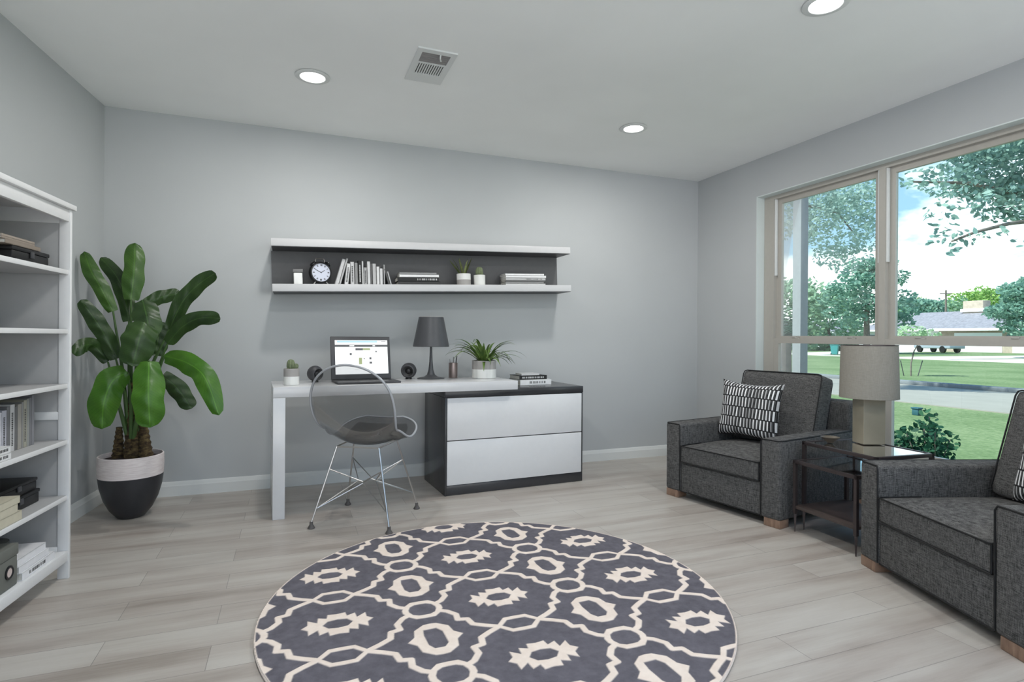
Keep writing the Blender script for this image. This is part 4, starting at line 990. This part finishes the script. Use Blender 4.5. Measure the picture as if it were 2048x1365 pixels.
for k, (x, y, z1, tx, ty, r0) in enumerate([(-0.073, 0.030, 0.52, -0.065, 0.02, 0.034), (-0.005, 0.002, 0.66, 0.0, 0.0, 0.038), (0.030, -0.010, 0.78, 0.01, 0.0, 0.034), (0.080, -0.029, 0.56, 0.062, -0.02, 0.040)]):
    b = B(); n = 14; pts = []; rs = []
    for i in range(n + 1):
        f_ = i / n; pts.append((x + (tx - x) * f_, y + (ty - y) * f_, 0.33 + (z1 - 0.33) * f_)); rs.append(r0 * (1 - 0.55 * f_) * (1 + 0.10 * (-1) ** i))
    b.tube(pts, rs, 14); obj('trunk', b, m_trunk, t, smooth=60)
LEAVES = [
([[-0.881, 3.931, 0.913], [-0.883, 3.932, 1.265], [-0.87, 3.938, 1.428], [-0.873, 3.971, 1.607]], 0.118, 1),
([[-0.921, 3.925, 0.855], [-0.969, 3.922, 1.195], [-1.026, 3.912, 1.329], [-1.075, 3.904, 1.431], [-1.112, 3.93, 1.535]], 0.090, 1),
([[-0.9, 3.971, 0.971], [-0.904, 3.983, 1.14], [-0.935, 4.016, 1.302], [-0.992, 4.05, 1.423], [-1.07, 4.07, 1.52]], 0.099, 0),
([[-0.901, 3.896, 0.711], [-0.94, 3.868, 0.919], [-0.99, 3.845, 1.059], [-1.035, 3.821, 1.153], [-1.09, 3.80, 1.251]], 0.098, 0),
([[-0.933, 3.876, 0.685], [-0.983, 3.885, 0.904], [-1.036, 3.841, 0.994], [-1.065, 3.772, 0.998], [-1.10, 3.72, 0.955]], 0.086, 0),
([[-0.847, 3.897, 0.797], [-0.772, 3.739, 1.131], [-0.787, 3.681, 1.032], [-0.815, 3.67, 0.887]], 0.180, 0),
([[-0.853, 3.953, 0.971], [-0.815, 3.949, 1.244], [-0.727, 3.958, 1.289], [-0.634, 3.986, 1.316]], 0.088, 0),
([[-0.84, 3.894, 0.972], [-0.81, 3.861, 1.263], [-0.771, 3.781, 1.16], [-0.749, 3.752, 1.046]], 0.150, 0),
([[-0.803, 3.901, 0.796], [-0.669, 3.828, 1.09], [-0.596, 3.778, 1.247], [-0.514, 3.736, 1.346], [-0.413, 3.686, 1.42]], 0.100, 0),
([[-0.784, 3.872, 0.71], [-0.665, 3.762, 1.009], [-0.581, 3.687, 1.104], [-0.485, 3.607, 1.154], [-0.371, 3.52, 1.154]], 0.094, 0),
([[-0.831, 3.976, 0.731], [-0.767, 3.973, 0.934], [-0.751, 3.967, 1.031], [-0.74, 3.963, 1.142]], 0.122, 0),
([[-0.771, 3.867, 0.71], [-0.681, 3.768, 0.94], [-0.55, 3.653, 0.904], [-0.449, 3.571, 0.823], [-0.373, 3.521, 0.618]], 0.128, 2),
([[-0.804, 3.934, 0.586], [-0.723, 3.935, 0.816], [-0.658, 3.952, 0.753], [-0.604, 3.953, 0.672], [-0.569, 3.95, 0.61]], 0.112, 0),
([[-0.805, 3.795, 0.689], [-0.74, 3.684, 0.916], [-0.718, 3.568, 0.737], [-0.709, 3.565, 0.56]], 0.165, 2),
([[-0.853, 3.813, 0.689], [-0.854, 3.749, 0.847], [-0.914, 3.708, 0.807], [-0.947, 3.678, 0.693], [-0.957, 3.682, 0.547]], 0.160, 2),
]
def leafm(name, a, c):
    M = Mat(name, a, 0.38, 0, 0.45)
    uvn = M.n('ShaderNodeUVMap'); sp = M.n('ShaderNodeSeparateXYZ'); M.nt.links.new(uvn.outputs[0], sp.inputs[0])
    wv = M.noise(M.coord(scale=(1, 1, 1)), 9, 4)
    ribs = M.math('FRACT', M.math('ADD', M.math('MULTIPLY', sp.outputs['Y'], 26.0), M.math('MULTIPLY', M.math('ABSOLUTE', M.math('SUBTRACT', sp.outputs['X'], 0.5)), -7.0)))
    rib = M.math('MULTIPLY', M.math('LESS_THAN', ribs, 0.25), 0.25)
    mid = M.math('LESS_THAN', M.math('ABSOLUTE', M.math('SUBTRACT', sp.outputs['X'], 0.5)), 0.022)
    base = M.ramp(wv, [(0.3, a), (0.7, c)])
    base = M.mix(rib, base, tuple(q * 0.7 for q in a[:3]) + (1,)); base = M.mix(M.math('MULTIPLY', mid, 0.5), base, tuple(min(1, q * 1.7) for q in c[:3]) + (1,))
    M.base(base); M.bump(M.math('ADD', ribs, wv), 0.25, 0.004); return M.m
LM = [leafm('deep_green_leaf', C(34, 58, 24), C(54, 82, 34)), leafm('mid_green_leaf', C(46, 80, 22), C(66, 102, 32)), leafm('bright_green_leaf', C(52, 98, 18), C(74, 120, 32))]
m_stem = plain('green_stalk', C(70, 100, 50), 0.5, var=0.1)
def cat(P, s):
    n = len(P) - 1; k = min(int(s * n), n - 1); f = s * n - k
    p0, p1, p2, p3 = P[max(k - 1, 0)], P[k], P[k + 1], P[min(k + 2, n)]
    return 0.5 * ((2 * p1) + (p2 - p0) * f + (2 * p0 - 5 * p1 + 4 * p2 - p3) * f * f + (3 * p1 - p0 - 3 * p2 + p3) * f ** 3)
camv = Vector((0, 0, H))
rl = random.Random(3)
for li, (pts, wd, mi) in enumerate(LEAVES):
    P = [Vector(p) - Vector((PX_, PY_, 0)) for p in pts]
    # stalk from trunk top to blade base, blade from point 1 to the end
    q0 = Vector((P[0].x * 0.25, P[0].y * 0.25, 0.46)); b = B()
    b.tube([q0, q0.lerp(P[0], 0.6), P[0], P[0].lerp(P[1], 0.5), P[1]], [0.013, 0.011, 0.009, 0.007, 0.005], 8); obj('stalk', b, m_stem, t, smooth=60)
    bl = P[1:]
    me = bpy.data.meshes.new('leaf'); bm = bmesh.new(); uvl = bm.loops.layers.uv.new('UVMap')
    NL, NWd = 22, 8; V = []
    ph = rl.uniform(0, 6)
    for i in range(NL + 1):
        s = i / NL; p = cat(bl, s); tn = (cat(bl, min(1, s + 0.02)) - cat(bl, max(0, s - 0.02))).normalized()
        tocam = (camv - (p + Vector((PX_, PY_, 0)))).normalized()
        side = tn.cross(tocam).normalized(); nrm = side.cross(tn).normalized()
        side = (side + nrm * rl.choice([0]) * 0).normalized()
        w_ = 0.93 * wd / 2 * (math.sin(PI * min(1, (0.10 + 0.9 * s))) ** 0.42 if s < 0.6 else math.sin(PI * (0.10 + 0.9 * 0.6)) ** 0.42 * math.sqrt(max(0.0, 1 - ((s - 0.6) / 0.4) ** 2.6)))
        w_ = max(w_, 0.002); row = []
        for j in range(NWd + 1):
            a = -1 + 2 * j / NWd
            wob = 1 + (0.06 * math.sin(s * 17 + ph) if a > 0 else 0.06 * math.sin(s * 14 + ph * 2))
            row.append(bm.verts.new(p + side * a * w_ * wob - nrm * abs(a) ** 1.3 * w_ * 0.42 + nrm * 0.004 * math.sin(s * 25 + a * 4 + ph)))
        V.append(row)
    for i in range(NL):
        for j in range(NWd):
            k = [(i, j), (i + 1, j), (i + 1, j + 1), (i, j + 1)]; f = bm.faces.new([V[a][c] for a, c in k])
            for lp, q in zip(f.loops, k): lp[uvl].uv = (q[1] / NWd, q[0] / NL)
    bm.to_mesh(me); bm.free(); me.shade_smooth(); me.materials.append(LM[mi])
    ob = bpy.data.objects.new('leaf', me); COL.objects.link(ob); ob.parent = t

# ------------------------------------------------------------------ outdoors
GZ = -0.40
cy_, sy_ = math.cos(YAW), math.sin(YAW)
def E_(u, d): return ((sy_ + cy_ * u) * d, (cy_ - sy_ * u) * d)     # bearing u (tangent off the view axis), distance d
M = Mat('lawn_grass', C(120, 160, 90), 0.95, 0, 0.1)
f = M.noise(M.coord('World'), 0.35, 5); f2 = M.noise(M.coord('World'), 14, 4)
M.base(M.ramp(M.math('ADD', M.math('MULTIPLY', f, 0.5), M.math('MULTIPLY', f2, 0.5)), [(0.35, C(90, 110, 72)), (0.5, C(108, 126, 88)), (0.65, C(130, 143, 106))])); M.bump(f2, 0.6, 0.05); m_lawn = M.m
b = B(); b.box(XR + 0.14, -60, GZ - 0.3, 200, 160, GZ); struct('lawn', b, m_lawn, smooth=0)
m_patio = plain('bounce_slab_concrete', C(232, 229, 224), 0.9, var=0.04, scale=2)  # kept very pale to throw light back into the room
b = B(); b.box(-30, -30, -0.25, XR + 0.13, YB - 0.01, -0.12); struct('patio', b, m_patio, smooth=0)  # unseen slab added to bounce sunlight in through the open rear
m_conc = plain('street_concrete', C(146, 142, 132), 0.9, var=0.05, scale=2)
m_walk = plain('pale_concrete_walk', C(196, 190, 180), 0.9, var=0.03, scale=2)  # pale concrete of the sidewalk and driveways
m_curb = plain('grey_curb', C(120, 124, 126), 0.9, var=0.1)
b = B(); b.box(13.2, -60, GZ, 18.4, 160, GZ + 0.02); struct('street', b, m_conc, smooth=0)
b = B(); b.box(18.4, -60, GZ, 18.75, 160, GZ + 0.14, 0.03); struct('curb', b, m_curb)
b = B(); b.box(43, -60, GZ, 44.6, 160, GZ + 0.03); b.box(44.6, 27.5, GZ, 78, 32.5, GZ + 0.028); b.box(18.75, 22, GZ, 43.5, 25, GZ + 0.027) if False else None
struct('sidewalk', b, m_walk, smooth=0)
b = B(); b.poly([(44.6, 21.5), (44.6, 27.0), (60, 26.0), (78, 24.0), (78, 18.0), (60, 19)], GZ, GZ + 0.032); b.poly([(44.6, 38), (44.6, 43), (78, 55), (78, 47)], GZ, GZ + 0.032); struct('driveway', b, m_walk, smooth=0)
# foundation side of this house is the wall itself; porch post
x, y = E_(0.505, 6.0)
b = B(); b.box(-0.052, -0.052, 0, 0.052, 0.052, 3.1, 0.004); tag(obj('porch_post', b, plain('grey_post_paint', C(132, 136, 138), 0.7), None, (x, y, GZ)), 'square grey porch post outside the left window pane', 'post')

# foliage
def leafcloud(b, blobs, n, size, rng, flat=0.4, zmin=None):
    tot = sum(r[0] * r[1] * r[2] for _, r in blobs)
    for (c, r) in blobs:
        m = max(6, int(n * r[0] * r[1] * r[2] / tot))
        for _ in range(m):
            while True:
                p = Vector((rng.uniform(-1, 1), rng.uniform(-1, 1), rng.uniform(-1, 1)))
                if p.length < 1: break
            p = p.normalized() * (p.length ** 0.45)
            q = Vector((c[0] + p.x * r[0], c[1] + p.y * r[1], c[2] + p.z * r[2]))
            if zmin is not None and q.z < zmin: continue
            a = Vector((rng.gauss(0, 1), rng.gauss(0, 1), rng.gauss(0, 0.6))).normalized(); c2 = a.cross(Vector((rng.gauss(0, 1), rng.gauss(0, 1), rng.gauss(0, 1)))).normalized()
            s = size * rng.uniform(0.6, 1.3)
            v = [b.bm.verts.new(q + a * s * k[0] + c2 * s * k[1]) for k in ((-0.5, 0), (-0.1, 0.22), (0.28, 0.24), (0.5, 0), (0.28, -0.24), (-0.1, -0.22))]
            f_ = b.bm.faces.new(v); f_.material_index = rng.choice((0, 0, 1))
    return b
def fol(name, c1, c2):
    out = []
    for k, c in enumerate((c1, c2)):
        M = Mat(name + '_%d' % k, c, 0.6, 0, 0.3)
        cc = M.ramp(M.noise(M.coord('World'), 3, 3), [(0.3, tuple(q * 0.85 for q in c[:3]) + (1,)), (0.7, tuple(min(1, q * 1.2) for q in c[:3]) + (1,))]); M.base(cc)
        tr = M.n('ShaderNodeBsdfTranslucent'); M.nt.links.new(cc, tr.inputs[0]); ms = M.n('ShaderNodeMixShader'); ms.inputs[0].default_value = 0.45
        M.nt.links.new(M.b.outputs[0], ms.inputs[1]); M.nt.links.new(tr.outputs[0], ms.inputs[2]); M.nt.links.new(ms.outputs[0], M.nt.nodes['Material Output'].inputs[0]); out.append(M.m)
    return out
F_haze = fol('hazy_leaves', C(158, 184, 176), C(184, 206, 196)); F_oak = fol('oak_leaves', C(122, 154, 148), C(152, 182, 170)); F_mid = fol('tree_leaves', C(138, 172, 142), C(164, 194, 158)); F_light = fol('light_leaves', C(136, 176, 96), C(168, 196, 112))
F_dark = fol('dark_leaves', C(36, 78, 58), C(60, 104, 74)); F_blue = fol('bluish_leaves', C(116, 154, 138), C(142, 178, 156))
m_bark = plain('bark', C(112, 104, 96), 0.9, var=0.25, scale=8)
def tree(name, label, u, d, base, blobs, n, size, mats, seed, trunk=0.2, catg='tree', group=None, twigs=()):
    x, y = E_(u, d); t = thing(name, label, catg, (x, y, GZ), 0, group)
    rng = random.Random(seed)
    rx, ry = cy_, -sy_       # right vector of view in world
    dx_, dy_ = sy_, cy_
    W_ = lambda a, dd, z: (rx * a + dx_ * dd, ry * a + dy_ * dd, z - GZ)
    bl = [(W_(a, dd, z), (r, r, rz)) for a, dd, z, r, rz in blobs]
    ob = obj('crown', leafcloud(B(), bl, n, size, rng), mats, t, smooth=0, fixn=False)
    if trunk:
        b = B(); top = W_(base[0], base[1], base[2]); b.tube([(base[0] * rx * 0.2, base[0] * ry * 0.2, 0), (top[0] * 0.5, top[1] * 0.5, top[2] * 0.6), top], [trunk, trunk * 0.8, trunk * 0.5], 10); obj('trunk', b, m_bark, t, smooth=60)
    for tw in twigs:
        b = B(); pts = [W_(*q) for q in tw]; b.tube(pts, [0.045 * (1 - k / len(pts)) + 0.006 for k in range(len(pts))], 6); obj('branch', b, m_bark, t, smooth=60)
    return t
hz = lambda px: 674.6 + 0.0062 * (px - 1024)
def tb(u0, d0, u, d, z, r, rz=None):
    """blob given by bearing/distance/height, relative to a tree standing at (u0, d0)"""
    x0, y0 = E_(u0, d0); x, y = E_(u, d); dx, dy = x - x0, y - y0
    return (dx * cy_ - dy * sy_, dx * sy_ + dy * cy_, z, r, rz or r)
# near oak whose crown hangs into the upper right of the window
u0, d0 = 1.02, 11.0
bl = [tb(u0, d0, u, d, z, r, rz) for u, d, z, r, rz in [
 (0.90, 10.0, 4.05, 1.0, 0.55), (0.82, 10.0, 3.95, 0.6, 0.42), (0.76, 9.6, 3.75, 0.42, 0.28), (0.87, 9.5, 3.35, 0.55, 0.30), (0.94, 9.5, 3.5, 0.7, 0.5), (0.70, 9.6, 3.75, 0.28, 0.16), (0.79, 9.0, 3.28, 0.35, 0.16),
 (0.748, 8.8, 2.92, 0.20, 0.12), (0.765, 8.8, 2.72, 0.20, 0.14), (0.80, 8.8, 2.66, 0.22, 0.12), (0.845, 8.8, 2.72, 0.20, 0.08), (0.775, 8.8, 2.47, 0.11, 0.12), (0.74, 8.8, 2.60, 0.10, 0.07), (0.895, 8.8, 2.58, 0.12, 0.12), (0.725, 8.8, 3.02, 0.09, 0.09), (0.88, 9.6, 4.7, 1.4, 0.5)]]
tw = [[tb(u0, d0, *q, 0)[:3] for q in ((1.02, 11.0, 2.6), (0.93, 9.6, 3.1), (0.87, 8.9, 2.88), (0.81, 8.8, 2.72), (0.77, 8.8, 2.58))], [tb(u0, d0, *q, 0)[:3] for q in ((1.02, 11.0, 3.0), (0.90, 10, 3.6), (0.80, 9.6, 3.7), (0.70, 9.6, 3.72))]]
tree('oak_tree', 'large tree whose leafy branches hang across the upper right window pane', u0, d0, (0, 0, 3.6), bl, 8500, 0.105, F_oak, 11, 0.28, twigs=tw)
# second tree seen through the left pane
u0, d0 = 0.28, 18.0
bl = [tb(u0, d0, u, d, z, r, rz) for u, d, z, r, rz in [
 (0.52, 16, 4.6, 0.9, 0.7), (0.57, 16, 4.2, 0.9, 0.9), (0.60, 16, 4.9, 0.8, 0.5), (0.56, 16, 5.3, 1.5, 0.45), (0.62, 16, 4.0, 0.42, 0.5), (0.56, 16, 3.4, 0.5, 0.4), (0.585, 16, 3.15, 0.32, 0.3), (0.475, 16, 4.4, 0.45, 0.6), (0.615, 16, 3.45, 0.3, 0.24)]]
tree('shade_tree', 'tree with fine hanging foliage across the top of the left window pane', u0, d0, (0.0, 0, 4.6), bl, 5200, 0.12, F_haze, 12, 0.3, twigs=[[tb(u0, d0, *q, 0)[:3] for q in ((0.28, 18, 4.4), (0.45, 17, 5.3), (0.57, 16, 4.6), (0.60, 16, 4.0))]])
# mid-distance tree with visible trunk
def layered(u0, d0, uc, z0, z1, rw, seed, k=26):
    rn = random.Random(seed); out = []
    for i in range(k):
        f = (i + rn.random()) / k; z = z0 + (z1 - z0) * f
        half = rw * (0.55 + 0.75 * f if f < 0.3 else 0.78 * max(0.12, 1 - ((f - 0.3) / 0.72) ** 1.6) ** 0.8)
        a = rn.uniform(-1, 1) * half; out.append(tb(u0, d0, uc + a / d0, d0 + rn.uniform(-0.5, 0.5) * half, z, rw * rn.uniform(0.22, 0.40), rw * rn.uniform(0.10, 0.17)))
    return out
u0, d0 = 0.622, 58
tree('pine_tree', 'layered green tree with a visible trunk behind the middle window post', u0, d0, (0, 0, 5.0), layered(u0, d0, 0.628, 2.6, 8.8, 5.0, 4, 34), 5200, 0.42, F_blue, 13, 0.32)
GT = 'background trees outside the window'
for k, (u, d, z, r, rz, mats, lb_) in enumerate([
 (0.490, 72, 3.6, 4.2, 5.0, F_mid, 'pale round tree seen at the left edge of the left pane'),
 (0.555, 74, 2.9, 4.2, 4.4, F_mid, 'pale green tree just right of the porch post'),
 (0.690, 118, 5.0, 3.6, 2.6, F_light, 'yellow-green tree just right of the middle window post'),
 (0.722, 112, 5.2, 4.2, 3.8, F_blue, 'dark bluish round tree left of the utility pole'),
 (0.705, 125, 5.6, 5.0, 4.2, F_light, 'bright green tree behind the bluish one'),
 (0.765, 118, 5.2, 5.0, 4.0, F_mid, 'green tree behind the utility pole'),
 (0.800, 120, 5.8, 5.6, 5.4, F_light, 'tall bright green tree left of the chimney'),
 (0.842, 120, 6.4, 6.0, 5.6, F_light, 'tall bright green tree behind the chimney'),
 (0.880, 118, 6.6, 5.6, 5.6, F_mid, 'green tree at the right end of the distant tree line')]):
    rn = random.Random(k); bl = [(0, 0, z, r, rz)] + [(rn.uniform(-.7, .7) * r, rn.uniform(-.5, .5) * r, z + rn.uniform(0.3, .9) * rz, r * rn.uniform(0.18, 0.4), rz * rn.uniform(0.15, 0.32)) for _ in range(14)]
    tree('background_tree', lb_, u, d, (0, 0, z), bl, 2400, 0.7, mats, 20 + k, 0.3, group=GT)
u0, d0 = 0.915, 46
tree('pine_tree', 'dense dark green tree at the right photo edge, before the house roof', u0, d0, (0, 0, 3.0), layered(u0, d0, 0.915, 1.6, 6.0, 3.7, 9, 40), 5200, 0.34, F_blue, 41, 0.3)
# palm by the porch
x, y = E_(0.478, 8.5); t = thing('palm_shrub', 'dark green spiky palm shrub beside the porch post', 'palm', (x, y, GZ))
b = B(); rg = random.Random(8)
for k in range(34):
    a = 2 * PI * k / 34 + rg.uniform(-.1, .1); up = rg.uniform(0.15, 1.8); d0_ = Vector((math.cos(a), math.sin(a), up)).normalized()
    p = Vector((0, 0, 1.45)); pts = []
    for i in range(9): pts.append(p.copy()); p = p + d0_ * 0.12; d0_ = (d0_ + Vector((0, 0, -0.10 - 0.02 * i))).normalized()
    for i in range(1, 9):
        tn = (pts[i] - pts[i - 1]).normalized(); sd_ = tn.cross(Vector((0, 0, 1))).normalized()
        for s_ in (-1, 1):
            for h2 in (0, 0.5):
                q = pts[i - 1].lerp(pts[i], h2); tip = q + (sd_ * s_ + tn * 0.8 + Vector((0, 0, -0.15))).normalized() * 0.17
                b.bm.faces.new([b.bm.verts.new(v_) for v_ in (q - tn * 0.008, tip, q + tn * 0.012)])
obj('fronds', b, F_dark, t, smooth=0, fixn=False)
b = B(); b.tube([(0, 0, 0), (0, 0, 1.45)], [0.12, 0.09], 10); obj('trunk', b, m_bark, t)
# hedge strip against the pane and shrub
def shrub(label, u, d, w_, h_, seed, n=520, size=0.075, mats=None):
    x, y = E_(u, d); t = thing('shrub', label, 'shrub', (x, y, GZ), 0, 'shrubs by the window'); rng = random.Random(seed)
    b = B(); blobs = []
    for k in range(9):
        a = rng.uniform(-0.5, 0.5) * w_; dd = rng.uniform(-0.4, 0.4) * w_; hh = h_ * rng.uniform(0.5, 1.0) * (1 - 0.35 * abs(a) / (w_ / 2))
        if k == 0: a, dd, hh = -0.02 * w_, 0, h_
        p0 = Vector((a * 0.3, dd * 0.3, 0)); p1 = Vector((cy_ * a + sy_ * dd, -sy_ * a + cy_ * dd, hh)); b.tube([p0, p0.lerp(p1, .5), p1], 0.006, 5)
        for f_ in (0.35, 0.55, 0.75, 0.95): c = p0.lerp(p1, f_); blobs.append((tuple(c), (0.09, 0.09, 0.10)))
    obj('stem', b, m_bark, t); obj('foliage', leafcloud(B(), blobs, n, size, rng), mats or F_dark, t, smooth=0, fixn=False)
shrub('dark leafy shrub on the lawn just outside the right window pane', 0.735, 6.0, 0.60, 0.66, 3, 900)
shrub('small dark shrub glimpsed between the armchair and the lamp', 0.585, 6.3, 0.40, 0.42, 5, 300)
shrub('tall narrow dark shrub against the left edge of the left pane', 0.474, 6.4, 0.10, 1.10, 6, 700, 0.05)
# sapling with stakes
x, y = E_(0.700, 22.8); t = thing('sapling', 'thin staked young tree with a curved trunk beyond the street', 'tree', (x, y, GZ))
R3 = lambda a, z: (cy_ * a, -sy_ * a, z)
b = B(); b.tube([R3(0, 0), R3(0.0, 0.5), R3(0.12, 1.0), R3(0.38, 1.45)], [0.03, 0.028, 0.024, 0.015], 8); obj('trunk', b, m_bark, t)
for a0, a1 in ((-0.28, -0.42), (0.28, 0.46)): b = B(); b.tube([R3(a0, 0), R3(a1, 0.62)], 0.018, 6); obj('stake', b, m_dark, t)
obj('crown', leafcloud(B(), [(R3(0.0, 1.75), (0.75, 0.4, 0.30)), (R3(0.7, 1.65), (0.5, 0.4, 0.25)), (R3(0.2, 1.45), (0.6, 0.4, 0.2))], 520, 0.14, random.Random(5)), fol('pale_sapling_leaves', C(164, 190, 150), C(188, 208, 176)), t, smooth=0, fixn=False)
# trash bin, valve box
x, y = E_(0.566, 53); t = thing('trash_bin', 'teal wheeled trash bin on the far lawn', 'bin', (x, y, GZ), 0.5)
m_bin = plain('teal_plastic', C(60, 140, 140), 0.5)
b = B(); b.lathe([(0, 0.04), (0.34, 0.04), (0.44, 0.85), (0, 0.85)], 4, M4=Matrix.Rotation(PI / 4, 4, 'Z')); obj('body', b, m_bin, t, smooth=0); b = B(); b.box(-0.34, -0.34, 0.855, 0.34, 0.36, 0.93, 0.03); obj('lid', b, m_bin, t)
for s_ in (-1, 1): b = B(); b.tube([(s_ * 0.24 - 0.03, 0.24, 0.07), (s_ * 0.24 + 0.03, 0.24, 0.07)], 0.07, 14); obj('wheel', b, m_black, t)
x, y = E_(0.711, 11.0); b = B(); b.box(-0.06, -0.06, 0, 0.06, 0.06, 0.12, 0.01); b.box(-0.075, -0.075, 0.12, 0.075, 0.075, 0.15, 0.01); tag(obj('utility_marker', b, plain('dark_teal_box', C(40, 84, 92), 0.6), None, (x, y, GZ)), 'small dark blue-green utility box on the near lawn', 'utility box')
# utility pole
x, y = E_(0.7605, 105); t = thing('utility_pole', 'wooden utility pole with crossarm above the house roof', 'utility pole', (x, y, GZ))
b = B(); b.tube([(0, 0, 0), (0, 0, 10.6)], [0.2, 0.15], 10); obj('pole', b, m_bark, t); b = B(); b.box(-1.1, -0.07, 9.9, 1.1, 0.07, 10.05, M4=Matrix.Rotation(-YAW, 4, 'Z')); obj('crossarm', b, m_bark, t)
# houses across the street
M = Mat('roof_shingles', C(150, 148, 156), 0.9); M.base(M.ramp(M.noise(M.coord('World', (1, 3, 6)), 1.2, 4), [(0.3, C(118, 116, 122)), (0.7, C(146, 143, 149))])); m_roof = M.m
m_hw = plain('white_siding', C(224, 228, 230), 0.8, var=0.02); m_brick = plain('tan_brick', C(176, 162, 146), 0.9, var=0.12, scale=3); m_gar = plain('garage_white', C(236, 238, 240), 0.6, var=0.01); m_win = plain('dark_window', C(70, 92, 104), 0.2)
def house(name, label, X0, Y0, Y1, depth, he, hr, gable=None, chim=None, doors=()):
    t = thing(name, label, 'house', (X0 + depth / 2, (Y0 + Y1) / 2, GZ))
    yc = (Y0 + Y1) / 2; d2, l2 = depth / 2, (Y1 - Y0) / 2
    b = B(); b.box(-d2, -l2, 0, d2, l2, he); obj('wall', b, m_hw, t, smooth=0)
    o_ = 0.7; b = B(); V = [b.bm.verts.new(v_) for v_ in ((-d2 - o_, -l2 - o_, he), (-d2 - o_, l2 + o_, he), (d2 + o_, l2 + o_, he), (d2 + o_, -l2 - o_, he), (0, -l2 + 4, hr), (0, l2 - 4, hr))]
    for f_ in ((0, 1, 5, 4), (2, 3, 4, 5), (1, 2, 5), (3, 0, 4), (3, 2, 1, 0)): b.bm.faces.new([V[k] for k in f_])
    obj('roof', b, m_roof, t, smooth=0)
    b = B(); b.box(-d2 - o_ - 0.05, -l2 - o_, he - 0.18, -d2 - o_ + 0.05, l2 + o_, he + 0.06); obj('fascia', b, m_gar, t)
    if gable:
        g0, g1 = gable[0] - yc, gable[1] - yc; P_2 = -d2 - 3.0
        b = B(); b.box(P_2, g0, 0, -d2, g1, he); obj('wing', b, m_brick, t, smooth=0)
        b = B(); V = [b.bm.verts.new(v_) for v_ in ((P_2 - o_, g0 - o_, he), (P_2 - o_, g1 + o_, he), (-d2 + 1, g1 + o_, he), (-d2 + 1, g0 - o_, he), (-d2 * 0.5, (g0 + g1) / 2 - 3, hr * 0.9), (-d2 * 0.5, (g0 + g1) / 2 + 3, hr * 0.9))]
        for f_ in ((0, 1, 5, 4), (1, 2, 5), (3, 0, 4), (2, 3, 4, 5), (3, 2, 1, 0)): b.bm.faces.new([V[k] for k in f_])
        obj('wing_roof', b, m_roof, t, smooth=0)
        b = B(); b.box(P_2 - o_ - 0.06, g0 - o_, he - 0.2, P_2 - o_ + 0.04, g1 + o_, he + 0.08); obj('fascia', b, m_gar, t)
        for a0, a1 in doors:
            b = B(); b.box(P_2 - 0.06, a0 - yc, 0.02, P_2 + 0.02, a1 - yc, he - 0.45); obj('garage_door', b, m_gar, t)
        b = B(); b.box(P_2 - 0.08, doors[0][1] - yc + 0.25, 1.2, P_2, doors[0][1] - yc + 0.55, 2.1); obj('wall_lamp', b, m_win, t)
    for yy in (l2 - 2.5, l2 - 6):
        b = B(); b.box(-d2 - 0.05, yy - 0.8, 1.0, -d2 + 0.02, yy + 0.8, 2.1); obj('window', b, m_win, t)
    if chim:
        b = B(); b.box(-0.9, chim - yc - 0.8, he, 0.7, chim - yc + 1.6, hr + 1.3, 0.1); obj('chimney', b, m_brick, t)
        b = B(); b.box(-1.05, chim - yc - 1.0, hr - 0.15, 0.85, chim - yc + 1.8, hr + 0.25); obj('chimney_flashing', b, m_gar, t)
    return t
house('house', 'low ranch house with grey shingle roof, chimney and white garage doors across the street', 78, 30, 60, 12, 2.75, 5.3, (32, 47), 47.5, ((34.5, 39.2), (40.2, 45.2)))
house('house', 'pale low house partly hidden behind the tree in the left window pane', 80, 66, 92, 11, 2.6, 4.6)
# parked pickup in the driveway
x, y = E_(0.748, 64); t = thing('pickup_truck', 'silver-grey pickup truck parked on the driveway across the street', 'truck', (x, y, GZ + 0.03), 1.25)
b = B(); b.box(-2.6, -0.9, 0.45, 2.6, 0.9, 1.05, 0.1, 3); b.box(-0.9, -0.85, 1.0, 1.0, 0.85, 1.75, 0.25, 4); obj('body', b, plain('truck_silver', C(150, 162, 172), 0.3), t)
b = B(); b.box(-0.75, -0.87, 1.12, 0.85, 0.87, 1.58, 0.1, 3); obj('side_windows', b, m_win, t)
for sx in (-1.6, 1.7):
    for s_ in (-1, 1): b = B(); b.tube([(sx, s_ * 0.92, 0.38), (sx, s_ * 0.70, 0.38)], 0.38, 18); obj('wheel', b, m_black, t)
